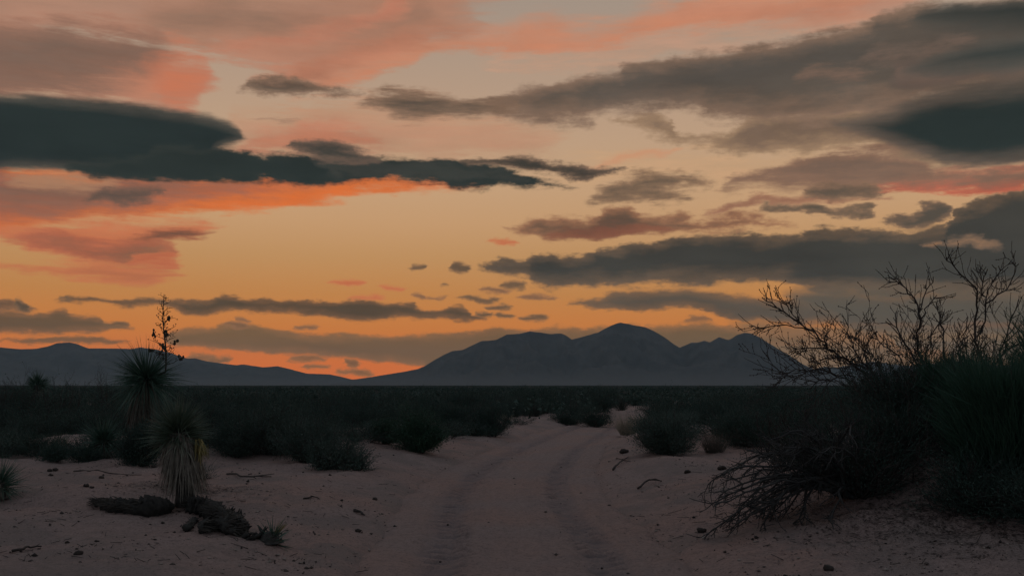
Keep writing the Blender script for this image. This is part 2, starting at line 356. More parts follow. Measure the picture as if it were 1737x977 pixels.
# low banks left and centre
LOW, LOWE = (98, 82, 68), (122, 92, 72)
sky = cloud(sky, P("100,508 150,505 195,510 235,506 300,508 345,510 385,500 420,508 490,512 560,513 600,508 640,512 700,515 745,527 770,520 800,533 820,540"),
            P("100,510 180,515 215,519 245,519 300,525 340,533 400,529 500,531 560,538 620,542 700,541 760,542 820,543"),
            (80, 71, 62), (112, 86, 68), 'low', (4, 5), 0.6, 'billow', 2.4, 0.97, 0.15)
sky = cloud(sky, P("-400,520 0,528 60,530 110,525 130,535 150,535 180,550 222,556"), P("-400,570 -60,567 40,566 100,563 160,562 195,558 222,557"), LOW, LOWE, 'low', (4, 5), 0.6, 'billow', 2.4, 0.96, 0.12)
sky = cloud(sky, P("-200,500 0,508 20,512 60,520"), P("-200,530 0,527 30,526 60,521"), (96, 78, 66), LOWE, 'low', (4, 4), 0.8, 'billow', 2.0, 0.93)
sky = cloud(sky, P("-300,572 0,577 60,571 130,570 180,573 216,579"), P("-300,585 0,580 60,583 130,584 180,583 216,580"), (106, 86, 72), LOWE, 'low', (4, 4), 0.6, 'billow', 2.0, 0.92)
sky = cloud(sky, P("286,568 320,557 365,556 400,549 450,557 500,565 560,570 620,570 680,567 740,568 790,562 850,558 940,557 1050,555 1160,552 1260,556"),
            P("286,580 330,592 400,596 500,600 560,605 640,612 720,622 800,660 950,660 1160,660 1260,600"), (106, 89, 74), (126, 97, 77), 'low', (5, 5), 0.6, 'billow', 2.6, 0.94, 0.12)
for x, y, rx, ry, c in ((712, 454, 16, 6, 1), (782, 455, 19, 9, 1), (870, 483, 24, 5, 1), (838, 492, 26, 4, 0), (815, 507, 36, 5, 1), (913, 502, 34, 4, 0),
                        (846, 521, 20, 5, 1), (822, 534, 15, 6, 1), (856, 536, 18, 5, 1), (905, 539, 28, 6, 1), (590, 479, 28, 6, 2), (665, 487, 20, 5, 2),
                        (757, 483, 8, 3, 1), (712, 500, 12, 4, 0), (745, 503, 22, 3, 0), (625, 505, 30, 4, 2), (850, 412, 24, 4, 2), (520, 608, 36, 5, 0), (595, 618, 14, 8, 0),
                        (600, 632, 34, 6, 0), (535, 622, 24, 5, 0), (340, 607, 24, 6, 0), (370, 611, 22, 6, 0), (400, 553, 22, 6, 0), (520, 557, 24, 5, 0), (415, 545, 16, 4, 0),
                        (195, 551, 24, 5, 1), (35, 518, 14, 9, 1), (110, 509, 10, 3, 1), (320, 480, 2, 1, 0), (1440, 352, 0, 0, 0)):
    if rx < 5: continue
    cc = [((110, 86, 70), (140, 102, 78)), ((86, 74, 64), (120, 94, 74)), ((186, 102, 72), (192, 116, 80))][c]
    sky = cloud(sky, [(x - rx, y), (x - rx * .4, y - ry), (x + rx * .3, y - ry * .9), (x + rx, y)], [(x - rx, y), (x - rx * .3, y + ry * .8), (x + rx * .4, y + ry), (x + rx, y)],
                cc[0], cc[1], 'low', (4, 4), 0.8, 'billow', 1.6, 0.92)

# broken cloud deck over the rest of the dome
zz = W.m('ADD', W.m('MAXIMUM', Z, 0.0), 0.10)
pl = W.vec(W.m('DIVIDE', X, zz), W.m('DIVIDE', Y, zz), 0.0)
dk = W.noise(pl, 0.55, 5.0, 0.58).outputs[0]
cov = W.m('MULTIPLY', W.smooth(dk, 0.44, 0.60, 0.0, 0.95), W.m('MAXIMUM', W.smooth(W.m('ABSOLUTE', AZ), 0.52, 0.78), W.smooth(EL, 0.40, 0.62)))
deck = W.mix(W.smooth(dk, 0.48, 0.66), lin((124, 116, 114)), lin((82, 91, 98)))

SHARED = [("Clear", clear, 'Color'), ("Deck", deck, 'Color'), ("Cover", cov, 'Float'), ("n_billow", BILLOW, 'Float'),
          ("n_streak", STREAK, 'Float'), ("n_large", LARGE, 'Float')]
for k, (q, r) in WARP.items(): SHARED += [("a_" + k, q, 'Float'), ("e_" + k, r, 'Float')]
for c in CLOUDS: c['group'] = cloud_group(c)

CELL = [0]
def leaf(items, outer):
    gt = bpy.data.node_groups.new("sky_cell", 'ShaderNodeTree')
    sockets(gt, [(n, t) for n, s_, t in SHARED], (("Sky", 'Color'),))
    G = NT(gt)
    gi = G.n('NodeGroupInput').outputs
    col = gi["Clear"]
    # each cell gets its own copy of the azimuth (a hair apart), so that its clouds are evaluated inside this cell only
    CELL[0] += 1
    own = {w: G.m('ADD', gi["a_" + w], CELL[0] * 1e-6) for w in sorted({c['warp'] for c in items})}
    ownn = {w: G.m('ADD', gi["n_" + w], CELL[0] * 1e-6) for w in sorted({c['shz'] for c in items})}
    for c in items:
        nd = G.n('ShaderNodeGroup'); nd.node_tree = c['group']
        for sk, src in (("Sky", col), ("Azimuth", own[c['warp']]), ("Elevation", gi["e_" + c['warp']]), ("Noise", gi["n_" + c['nz']]), ("Shade", ownn[c['shz']])):
            G.link(src, nd.inputs[sk])
        col = nd.outputs[0]
    if outer: col = G.mix(gi["Cover"], col, gi["Deck"])
    G.link(col, G.n('NodeGroupOutput').inputs[0])
    nd = W.n('ShaderNodeGroup'); nd.node_tree = gt
    for n, s_, t in SHARED: W.link(s_, nd.inputs[n])
    b = W.n('ShaderNodeBackground'); W.link(nd.outputs[0], b.inputs[0])
    b.inputs[1].default_value = 1.0
    return b.outputs[0]
def mixsh(f, a, b):
    nd = W.n('ShaderNodeMixShader'); W.link(f, nd.inputs[0]); W.link(a, nd.inputs[1]); W.link(b, nd.inputs[2])
    return nd.outputs[0]
def build(items, box, depth=0):
    """the dome is cut into cells so that each direction only evaluates the clouds that can reach it"""
    a0, a1, e0, e1 = box
    items = [c for c in items if c['box'][0] < a1 and c['box'][1] > a0 and c['box'][2] < e1 and c['box'][3] > e0]
    if len(items) > 3 and depth < 7:
        best = None
        for ax_ in (0, 1):
            lo, hi = (max(a0, -0.88), min(a1, 0.88)) if ax_ == 0 else (max(e0, -0.03), min(e1, 0.5))
            for k in range(1, 12):
                v = lo + (hi - lo) * k / 12
                n1 = sum(1 for c in items if c['box'][2 * ax_] < v); n2 = sum(1 for c in items if c['box'][2 * ax_ + 1] > v)
                sc_ = n1 * k + n2 * (12 - k)
                if best is None or sc_ < best[0]: best = (sc_, ax_, v)
        sc_, ax_, v = best
        if sc_ < len(items) * 12 * 0.93:
            b1 = (a0, v, e0, e1) if ax_ == 0 else (a0, a1, e0, v)
            b2 = (v, a1, e0, e1) if ax_ == 0 else (a0, a1, v, e1)
            f = W.m('GREATER_THAN', AZ if ax_ == 0 else EL, v)
            return mixsh(f, build(items, b1, depth + 1), build(items, b2, depth + 1))
    return leaf(items, a0 < -0.53 or a1 > 0.53 or e1 > 0.41)
inner = build(CLOUDS, (-0.53, 0.53, -0.03, 0.41))
OUT = [c for c in CLOUDS if c['box'][0] < -0.53 or c['box'][1] > 0.53 or c['box'][3] > 0.41]
ring = mixsh(W.m('GREATER_THAN', AZ, 0.0), build(OUT, (-4.0, 0.0, -0.03, 9.0), 5), build(OUT, (0.0, 4.0, -0.03, 9.0), 5))
AA = W.m('ABSOLUTE', AZ)
fin = W.m('MAXIMUM', W.m('GREATER_THAN', AA, 0.53), W.m('GREATER_THAN', EL, 0.41))
fout = W.m('MAXIMUM', W.m('GREATER_THAN', AA, 0.88), W.m('GREATER_THAN', EL, 0.62))
dome = mixsh(fout, mixsh(fin, inner, ring), leaf([], True))
gb = W.n('ShaderNodeBackground'); gb.inputs[0].default_value = lin((40, 42, 44))
dome = mixsh(W.m('GREATER_THAN', EL, -0.03), gb.outputs[0], dome)
wo = W.n('ShaderNodeOutputWorld'); W.link(dome, wo.inputs[0])
world.cycles.sampling_method = 'MANUAL'
world.cycles.sample_map_resolution = 512
print("world nodes", len(wt.nodes))

# ------------------------------------------------------------------ helpers
random.seed(11)
rng = np.random.default_rng(7)
COL = scene.collection

def tag(o, label=None, cat=None, group=None, kind=None):
    if label: o["label"] = label
    if cat: o["category"] = cat
    if group: o["group"] = group
    if kind: o["kind"] = kind
    return o

def empty(name, loc):
    o = bpy.data.objects.new(name, None)
    o.empty_display_size = 0.2
    o.location = loc
    COL.objects.link(o)
    return o

def mesh_from(name, V, Fq=None, Ft=None, mats=(), smooth=False, midx=None):
    me = bpy.data.meshes.new(name)
    V = np.asarray(V, dtype=np.float32).reshape(-1, 3)
    loops, starts, n = [], [], 0
    nq = 0 if Fq is None else len(Fq); nt = 0 if Ft is None else len(Ft)
    me.vertices.add(len(V)); me.vertices.foreach_set("co", V.ravel())
    me.loops.add(nq * 4 + nt * 3); me.polygons.add(nq + nt)
    li = np.concatenate([np.asarray(Fq, dtype=np.int32).ravel() if nq else np.zeros(0, np.int32),
                         np.asarray(Ft, dtype=np.int32).ravel() if nt else np.zeros(0, np.int32)])
    me.loops.foreach_set("vertex_index", li)
    st = np.concatenate([np.arange(nq) * 4, nq * 4 + np.arange(nt) * 3]).astype(np.int32)
    me.polygons.foreach_set("loop_start", st)
    if midx is not None: me.polygons.foreach_set("material_index", np.asarray(midx, dtype=np.int32))
    for m in mats: me.materials.append(m)
    me.update(calc_edges=True)
    if smooth: me.polygons.foreach_set("use_smooth", np.ones(nq + nt, dtype=bool))
    return me

def link(name, me, parent=None, loc=None):
    o = bpy.data.objects.new(name, me)
    COL.objects.link(o)
    if parent: o.parent = parent
    if loc is not None: o.location = loc
    return o

def perlin(x, y, seed=0):
    """vectorised 2-D gradient noise, about -0.7..0.7"""
    xi = np.floor(x).astype(np.int64); yi = np.floor(y).astype(np.int64)
    xf = x - xi; yf = y - yi
    def grad(ix, iy):
        h = (ix * 374761393 + iy * 668265263 + seed * 1442695041) & 0xffffffff
        h = ((h ^ (h >> 13)) * 1274126177) & 0xffffffff
        a = ((h ^ (h >> 16)) & 0xffff) / 65536.0 * 2 * np.pi
        return np.cos(a), np.sin(a)
    def dot(ix, iy, dx, dy):
        gx, gy = grad(ix, iy); return gx * dx + gy * dy
    u = xf * xf * xf * (xf * (xf * 6 - 15) + 10); v = yf * yf * yf * (yf * (yf * 6 - 15) + 10)
    a = dot(xi, yi, xf, yf); b = dot(xi + 1, yi, xf - 1, yf)
    c = dot(xi, yi + 1, xf, yf - 1); d = dot(xi + 1, yi + 1, xf - 1, yf - 1)
    return (a * (1 - u) + b * u) * (1 - v) + (c * (1 - u) + d * u) * v

def fbm(x, y, octv=4, seed=0, gain=0.5):
    s = 0; a = 1.0
    for i in range(octv):
        s = s + a * perlin(x * 2 ** i + 17.3 * i, y * 2 ** i - 9.1 * i, seed + i); a *= gain
    return s

def sstep(a, b, x):
    t = np.clip((x - a) / (b - a), 0, 1); return t * t * (3 - 2 * t)

# ------------------------------------------------------------------ terrain shape
RY = np.array([-300, -20, 5.0, 8.4, 11.0, 13.8, 18.5, 23.3, 28.1, 33.0, 37.0, 45.0, 60.0, 90.0, 160.0, 400.0])
RX = np.array([-10, 0.5, 0.18, 0.11, 0.04, -0.07, 0.12, 0.70, 1.43, 2.25, 2.95, 5.0, 10.5, 24.0, 60.0, 200.0])
def smooth_interp(x, X, Y):
    # cubic Hermite through the points
    m = np.gradient(Y, X)
    i = np.clip(np.searchsorted(X, x) - 1, 0, len(X) - 2)
    h = X[i + 1] - X[i]; t = np.clip((x - X[i]) / h, 0, 1)
    return ((2*t**3 - 3*t**2 + 1) * Y[i] + (t**3 - 2*t**2 + t) * h * m[i] + (-2*t**3 + 3*t**2) * Y[i + 1] + (t**3 - t**2) * h * m[i + 1])
def road_x(y): return smooth_interp(np.asarray(y, float), RY, RX)

MOUNDS = [  # x, y, height, radius x, radius y
    (5.4, 12.0, 0.85, 2.1, 2.7), (6.7, 9.7, 0.44, 2.1, 1.8), (4.3, 10.6, 0.20, 1.1, 1.0), (5.6, 10.7, 0.34, 2.0, 1.2), (-6.3, 10.4, 0.10, 1.0, 0.7), (-2.6, 14.6, 0.08, 0.8, 0.9), (3.9, 25.0, 0.32, 2.2, 1.8), (6.2, 23.5, 0.26, 2.4, 1.8),
    (-4.9, 21.6, 0.42, 2.0, 1.9), (-6.6, 19.6, 0.16, 1.6, 1.6), (-2.4, 25.2, 0.14, 1.4, 1.2), (-8.4, 21.8, 0.25, 1.8, 1.6),
    (-10.2, 23.5, 0.20, 1.6, 1.5), (-4.4, 13.4, 0.10, 1.3, 1.0), (-2.2, 31.0, 0.2, 2.6, 2.0), (-5.6, 12.5, 0.13, 1.1, 0.55),
    (-3.4, 11.4, 0.10, 0.8, 0.5), (9.5, 16.0, 0.5, 2.5, 2.5), (2.9, 17.0, 0.12, 0.9, 2.0), (-7.0, 14.5, 0.12, 1.5, 0.7)]
def terrain(x, y):
    x = np.asarray(x, float); y = np.asarray(y, float)
    s = x - road_x(y)
    near = 1 - sstep(60, 160, np.abs(y))
    bank = 0.20 * sstep(1.3, 2.7, np.abs(s)) * near + 0.05 * np.exp(-((np.abs(s) - 1.75 - 0.25 * perlin(y * 0.5, np.sign(s) * 3.0, 44)) / 0.28) ** 2) * near * (0.7 + perlin(x * 0.9, y * 0.6, 45))
    h = bank
    for mx, my, mh, rx, ry in MOUNDS:
        r2 = ((x - mx) / rx) ** 2 + ((y - my) / ry) ** 2
        h = h + mh * np.exp(-1.3 * r2)
    off = sstep(0.9, 2.2, np.abs(s))
    h = h + off * near * (0.10 * fbm(x * 0.45, y * 0.38, 4, 3) + 0.042 * fbm(x * 2.2, y * 1.7, 4, 9, 0.6))
    # wind ripples and a scoop of blown sand beside the yucca
    h = h - 0.10 * np.exp(-((x + 5.6) / 1.0) ** 2 - ((y - 11.75) / 0.28) ** 2)
    # roots and crumbling ledges of the right bank
    w = np.exp(-((x - 5.0) / 1.7) ** 2 - ((y - 10.0) / 1.7) ** 2)
    h = h + w * (0.15 * fbm(x * 1.1 + 3, y * 2.4, 4, 63, 0.6) + 0.05 * np.abs(perlin(x * 1.3 - y * 0.6, y * 3.2, 64)))
    return h

def rut_profile(s, y):
    """tyre ruts across the track, tread ribs along it"""
    w = 0.035 * perlin(y * 0.35, y * 0 + 3.1, 5)
    out = 0
    for c, dep, wd in ((-0.74, 0.045, 0.24), (0.72, 0.045, 0.22), (-0.36, 0.014, 0.12), (0.36, 0.020, 0.13), (1.02, 0.018, 0.12), (-1.06, 0.014, 0.12), (0.04, 0.010, 0.14)):
        q = (s - c - w) / wd
        out = out - dep * np.exp(-q ** 4) + dep * 0.45 * np.exp(-((np.abs(q) - 1.45) / 0.35) ** 2)
    ph = 3.0 * perlin(y * 0.9, y * 0 + 8.0, 21)
    for c, wd, lam, amp, k in ((-0.78, 0.095, 0.30, 0.045, 0.0), (-0.58, 0.085, 0.26, 0.042, 1.7), (0.64, 0.085, 0.27, 0.036, 0.8), (0.83, 0.08, 0.25, 0.030, 2.1), (-0.40, 0.1, 0.19, 0.010, 0.3), (0.40, 0.1, 0.21, 0.010, 2.2)):
        q = (s - c - w) / wd
        vis = 0.35 + 0.9 * np.clip(perlin(y * 0.45, y * 0 + c * 9, 31) + 0.35, 0, 1)
        ripple = np.sin(y / lam * 2 * np.pi + ph + k + 5.0 * (s - c) + 1.4 * perlin(s * 5, y * 2.5, 33)) - 0.35
        vis = vis * np.clip(0.75 + 1.5 * perlin(s * 3.0 + c, y * 1.3, 37), 0, 1.4)
        out = out + amp * vis * np.exp(-q ** 4) * np.clip(ripple * 1.6, -1, 1)
    return out

def TZ(x, y):
    """surface height including the track"""
    x = np.asarray(x, float); y = np.asarray(y, float)
    return terrain(x, y)

def ray(px, py): return (px - CX) / FPX, (HY - py) / FPX
def G(px, py, dmax=400.0):
    """the point of the ground that stands at this place of the photograph"""
    u, v = ray(px, py)
    d = np.concatenate([np.arange(4, 60, 0.02), np.geomspace(60, dmax, 800)])
    z = CAMH + v * d
    t = TZ(u * d, d)
    i = int(np.argmax(z <= t))
    if z[i] > t[i]: i = len(d) - 1
    return Vector((u * d[i], d[i], float(t[i])))
def AT(px, py, d):
    u, v = ray(px, py); return Vector((u * d, d, CAMH + v * d))
def at_ground(x, y): return Vector((x, y, float(TZ(np.array([x]), np.array([y]))[0])))

# ------------------------------------------------------------------ materials
def material(name):
    m = bpy.data.materials.new(name); m.use_nodes = True
    t = NT(m.node_tree); b = m.node_tree.nodes["Principled BSDF"]
    b.inputs['Roughness'].default_value = 0.9
    b.inputs['Specular IOR Level'].default_value = 0.2
    return m, t, b

def leafmat(name, c1, c2, scale=9.0, rough=0.6, spec=0.3, trans=0.0):
    m, t, b = material(name)
    co = t.n('ShaderNodeTexCoord').outputs['Object']
    nz = t.noise(co, scale, 3, 0.6)
    info = t.n('ShaderNodeObjectInfo').outputs['Random']
    f = t.m('MULTIPLY_ADD', info, 0.35, t.m('MULTIPLY_ADD', nz.outputs[0], 1.9, -0.62), clamp=True)
    t.link(t.mix(f, (*c1, 1), (*c2, 1)), b.inputs['Base Color'])
    b.inputs['Roughness'].default_value = rough
    b.inputs['Specular IOR Level'].default_value = spec
    return m

M = {}
M['yucca'] = leafmat("yucca_leaf", (0.035, 0.07, 0.045), (0.12, 0.15, 0.10), 6.0, 0.5)
M['yucca_far'] = leafmat("yucca_leaf_dark", (0.04, 0.095, 0.066), (0.10, 0.16, 0.115), 6.0, 0.5)
M['dead'] = leafmat("dead_leaf", (0.11, 0.10, 0.08), (0.31, 0.28, 0.22), 16.0, 0.8)
M['dead_dark'] = leafmat("old_dead_leaf", (0.05, 0.045, 0.037), (0.15, 0.13, 0.10), 16.0, 0.85)
M['pale'] = leafmat("pale_leaf", (0.16, 0.18, 0.13), (0.30, 0.30, 0.22), 12.0, 0.7)
M['bark'] = leafmat("bark", (0.022, 0.020, 0.018), (0.07, 0.06, 0.05), 22.0, 0.9)
M['log'] = leafmat("log", (0.03, 0.03, 0.028), (0.10, 0.09, 0.075), 18.0, 0.95)
M['twig'] = leafmat("twig", (0.03, 0.025, 0.022), (0.065, 0.055, 0.047), 14.0, 0.85)
M['bush'] = leafmat("bush_leaf", (0.017, 0.04, 0.031), (0.047, 0.083, 0.062), 3.0, 0.7)
M['bush2'] = leafmat("grey_green_leaf", (0.032, 0.06, 0.046), (0.078, 0.115, 0.09), 3.0, 0.7)
M['round'] = leafmat("deep_green_leaf", (0.018, 0.052, 0.030), (0.045, 0.098, 0.055), 3.0, 0.65)
M['broom'] = leafmat("broom_stem", (0.024, 0.068, 0.044), (0.055, 0.12, 0.072), 2.2, 0.6)
M['straw'] = leafmat("straw", (0.22, 0.19, 0.14), (0.42, 0.37, 0.28), 5.0, 0.85)
M['clod'] = leafmat("clod", (0.02, 0.018, 0.016), (0.07, 0.055, 0.045), 24.0, 0.95)
M['pod'] = leafmat("seed_pod", (0.03, 0.028, 0.022), (0.08, 0.07, 0.05), 20.0, 0.8)
M['yellow'] = leafmat("yellow_leaf", (0.20, 0.17, 0.06), (0.34, 0.28, 0.11), 14.0, 0.8)

def sandmat(name, track=False):
    m, t, b = material(name)
    geo = t.n('ShaderNodeNewGeometry')
    pos = geo.outputs['Position']
    big = t.noise(pos, 0.35, 5, 0.55).outputs[0]
    mid = t.noise(pos, 3.0, 5, 0.6).outputs[0]
    fine = t.noise(pos, 38.0, 4, 0.65).outputs[0]
    grain = t.noise(pos, 230.0, 2, 0.6).outputs[0]
    c = t.mix(t.smooth(big, 0.36, 0.62), (0.43, 0.29, 0.24, 1), (0.39, 0.295, 0.26, 1))
    c = t.mix(t.smooth(mid, 0.45, 0.75, 0, 0.5), c, (0.32, 0.245, 0.22, 1))
    c = t.mix(t.smooth(t.noise(pos, 11.0, 4, 0.65).outputs[0], 0.46, 0.66, 0, 0.5 if not track else 0.45), c, (0.25, 0.19, 0.17, 1))
    c = t.mix(t.smooth(fine, 0.50, 0.66, 0, 0.7 if not track else 0.6), c, (0.19, 0.145, 0.13, 1))
    c = t.mix(t.smooth(grain, 0.60, 0.72, 0, 0.5), c, (0.47, 0.40, 0.35, 1))
    # gravelly grey crust off the track
    gr = t.smooth(t.noise(pos, 0.9, 5, 0.65).outputs[0], 0.47, 0.60)
    vo = t.n('ShaderNodeTexVoronoi'); vo.inputs['Scale'].default_value = 42.0; t.link(pos, vo.inputs['Vector'])
    sp = t.smooth(vo.outputs['Distance'], 0.36, 0.16)
    vc = t.n('ShaderNodeSeparateColor'); t.link(vo.outputs['Color'], vc.inputs[0])
    sp = t.m('MULTIPLY', t.m('MULTIPLY', sp, t.smooth(vc.outputs[0], 0.45, 0.55)), gr)
    if not track:
        c = t.mix(t.m('MULTIPLY', gr, 0.62), c, (0.275, 0.225, 0.20, 1))
        c = t.mix(sp, c, t.mix(vc.outputs[1], (0.16, 0.12, 0.10, 1), (0.50, 0.44, 0.39, 1)))
        # scrub cover of the far plain, too far off to be told apart
        sx_ = t.n('ShaderNodeSeparateXYZ'); t.link(pos, sx_.inputs[0])
        dist = t.m('SQRT', t.m('ADD', t.m('MULTIPLY', sx_.outputs[0], sx_.outputs[0]), t.m('MULTIPLY', sx_.outputs[1], sx_.outputs[1])))
        far = t.smooth(dist, 50.0, 170.0)
        pn = t.noise(pos, 0.02, 6, 0.6).outputs[0]
        scr = t.mix(t.smooth(pn, 0.35, 0.7), (0.026, 0.038, 0.036, 1), (0.050, 0.058, 0.054, 1))
        c = t.mix(far, c, scr)
    else:
        # compacted tyre bands are greyer; shade in the tread troughs is painted in too
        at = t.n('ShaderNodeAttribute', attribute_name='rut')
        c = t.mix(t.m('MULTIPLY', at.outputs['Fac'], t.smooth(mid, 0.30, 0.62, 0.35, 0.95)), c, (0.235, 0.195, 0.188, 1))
    t.link(c, b.inputs['Base Color'])
    hsum = t.m('MULTIPLY_ADD', fine, 1.0, t.m('MULTIPLY_ADD', grain, 0.25, t.m('MULTIPLY', mid, 1.3)))
    if not track: hsum = t.m('MULTIPLY_ADD', sp, 0.5, hsum)
    bp = t.n('ShaderNodeBump'); bp.inputs['Strength'].default_value = 0.9; bp.inputs['Distance'].default_value = 0.045
    t.link(hsum, bp.inputs['Height']); t.link(bp.outputs[0], b.inputs['Normal'])
    b.inputs['Roughness'].default_value = 1.0
    b.inputs['Specular IOR Level'].default_value = 0.05
    return m
M['sand'] = sandmat("sand")
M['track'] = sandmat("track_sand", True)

# ------------------------------------------------------------------ ground
def axis(parts):
    out = []
    for a, b, d in parts: out.append(np.arange(a, b - 1e-6, d))
    return np.concatenate(out)
gx_in = np.arange(-10.5, 10.5, 0.075)
gout = np.geomspace(10.5, 17000, 60)
GX = np.concatenate([-gout[::-1], gx_in[1:], gout])
GY = np.concatenate([-np.geomspace(4, 17000, 22)[::-1], np.arange(-3, 6, 0.5), np.arange(6, 20, 0.06), np.arange(20, 36, 0.10),
                     np.arange(36, 70, 0.5), np.geomspace(70, 17000, 55)])
gxx, gyy = np.meshgrid(GX, GY)
sroad = np.abs(gxx - road_x(gyy))
gz = terrain(gxx, gyy)
LIM = (gyy > -20) & (gyy < 75)
gz = gz - np.where(LIM, 0.16 * (1 - sstep(1.15, 1.55, sroad)), 0)
nx, ny = len(GX), len(GY)
ii = (np.arange(ny - 1)[:, None] * nx + np.arange(nx - 1)[None, :]).ravel()
fq = np.stack([ii, ii + 1, ii + nx + 1, ii + nx], 1)
ground = link("ground", mesh_from("ground", np.stack([gxx, gyy, gz], -1), fq, None, [M['sand']], True))
tag(ground, "flat sandy desert ground reaching to the foot of the mountains", None, None, "structure")

# the two-rut track
TYs = np.concatenate([np.arange(-18, 6, 0.3), np.arange(6, 21, 0.022), np.arange(21, 40, 0.06), np.arange(40, 74, 0.3)])
TS = np.linspace(-1.62, 1.62, 120)
ty, ts = np.meshgrid(TYs, TS, indexing='ij')
wob = 0.09 * perlin(ty * 0.8, np.sign(ts) * 5.0, 77)
tx = road_x(ty) + ts * (1 + wob)
tz = terrain(tx, ty) + rut_profile(ts, ty) * (1 - sstep(1.0, 1.5, np.abs(ts))) + 0.016 * fbm(tx * 2.2, ty * 1.7, 3, 9) + 0.014 * fbm(tx * 6, ty * 6, 4, 19, 0.6)
tz = tz - 0.11 * sstep(1.32, 1.62, np.abs(ts)) + 0.006
n0, n1 = tx.shape
ii = (np.arange(n0 - 1)[:, None] * n1 + np.arange(n1 - 1)[None, :]).ravel()
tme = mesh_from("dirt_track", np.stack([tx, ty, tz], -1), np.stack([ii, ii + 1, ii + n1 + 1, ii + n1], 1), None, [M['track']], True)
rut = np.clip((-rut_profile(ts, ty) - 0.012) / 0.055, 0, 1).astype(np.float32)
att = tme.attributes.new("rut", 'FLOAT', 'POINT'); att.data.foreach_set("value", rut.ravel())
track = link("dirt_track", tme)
tag(track, "pale sandy track with two tyre ruts curving away to the right", None, None, "structure")

# ------------------------------------------------------------------ mountains
def mountmat(name, c1, c2, c3):
    m, t, b = material(name)
    pos = t.n('ShaderNodeNewGeometry').outputs['Position']
    n1 = t.noise(pos, 0.004, 6, 0.62).outputs[0]
    n2 = t.noise(pos, 0.02, 5, 0.6).outputs[0]
    sz = t.n('ShaderNodeSeparateXYZ'); t.link(pos, sz.inputs[0])
    c = t.mix(t.smooth(n1, 0.35, 0.65), (*c1, 1), (*c2, 1))
    c = t.mix(t.smooth(n2, 0.5, 0.75, 0, 0.4), c, (0.06, 0.06, 0.055, 1))
    # paler foot: low-lying haze painted into the rock colour, along with gravel fans
    f = t.smooth(t.m('MULTIPLY_ADD', n1, 160.0, sz.outputs[2]), 210.0, 70.0, 0.0, 0.85)
    t.link(t.mix(f, c, (*c3, 1)), b.inputs['Base Color'])
    b.inputs['Roughness'].default_value = 1.0; b.inputs['Specular IOR Level'].default_value = 0.0
    return m
M['rock'] = mountmat("mountain_rock", (0.085, 0.085, 0.08), (0.12, 0.115, 0.105), (0.15, 0.145, 0.135))

def mountain(name, prof, dist, front, back, seed, label, nu=460, nv=90, rough=0.24):
    px = np.array([p[0] for p in prof], float); py = np.array([p[1] for p in prof], float)
    u = np.linspace(px[0], px[-1], nu)
    hy = np.interp(u, px, py)
    a = np.arctan((u - CX) / FPX)
    rr = dist * (1 + 0.05 * perlin(u / 130.0, u * 0 + seed, seed))      # distance of the crest
    H = np.maximum((HY - hy) / FPX, 0) * rr * np.cos(a)
    t = np.linspace(0, 1, nv)
    T, A = np.meshgrid(t, a, indexing='ij'); RR = np.broadcast_to(rr, T.shape); HH = np.broadcast_to(H, T.shape)
    R = np.where(T < 0.68, RR - front * (0.68 - T) / 0.68, RR + back * (T - 0.68) / 0.32)
    q = np.where(T < 0.68, T / 0.68, (1 - T) / 0.32)
    xw, yw = R * np.sin(A), R * np.cos(A)
    # concave flanks cut by gullies; crest untouched
    base = 0.45 * q ** 1.0 + 0.55 * q ** 2.4
    rid = 1 - np.abs(fbm(xw / 520.0, yw / 1300.0, 5, seed, 0.55)) * 2.2
    prof_ = base * (1 + rough * 2.2 * (rid - 0.55) * np.sin(np.pi * np.clip(q, 0, 1)))
    Zw = HH * np.clip(prof_, 0, 1 - 0.10 * (1 - q)) - 3.0
    crest = np.exp(-((q - 1) / 0.03) ** 2)
    Zw = Zw + crest * HH * 0.006 * perlin(xw / 60.0, yw * 0, seed + 4)
    n1 = len(u)
    ii = (np.arange(nv - 1)[:, None] * n1 + np.arange(n1 - 1)[None, :]).ravel()
    o = link(name, mesh_from(name, np.stack([xw, yw, Zw], -1), np.stack([ii, ii + 1, ii + n1 + 1, ii + n1], 1), None, [M['rock']], True))
    tag(o, label, None, None, "structure")
    return o

mountain("mountain_range", P("560,650 593,643 611,641 649,635 687,629 709,624.4 722,618.8 737,609 752,600.5 768,593.4 785,591.7 803,583.3 818,576 841,575 859,566 882,564 899,559.3 915,560.5 932,563 953,563 960,566 970,573.2 989,569 1015,561.7 1035,550.2 1052,544.8 1066,546.5 1081,550.2 1095,552.2 1110,560.3 1127,570.4 1144,582.8 1153,588.2 1172,579.3 1183,579.6 1195,576 1204,579.3 1220,569.2 1236,573.3 1251,564.6 1262,561.7 1274,563.2 1288,569.5 1305,580.5 1326,593.4 1346,605.8 1363,616.4 1380,624.2 1410,633 1460,642 1540,650"),
         8500, 2600, 1800, 3, "dark twin-peaked mountain range in the middle of the horizon")
mountain("mountain_range", P("-700,600 -400,588 -250,596 -120,584 0,587.8 36,590.3 64,589.6 82,586 96,580.7 118,579.3 132,582.5 150,589.2 178,589.6 221,590 239,586.7 257,589.6 286,596 318,606.7 330,605.7 350,611 378,615.3 400,618 414,616.4 446,622 471,620 489,624.2 521,632.4 560,634 578,637.8 596,642.4 640,648 700,651"),
         11500, 3000, 2200, 12, "long low mountain ridge on the left below the orange glow")
mountain("mountain_range", P("1300,650 1350,634 1380,625 1400,620.7 1418,622.5 1432,619.6 1480,612 1540,620 1620,612 1700,619 1800,610 1950,622 2200,640 2400,650"),
         13000, 2600, 1800, 23, "faint far hills behind the bare branches on the right")

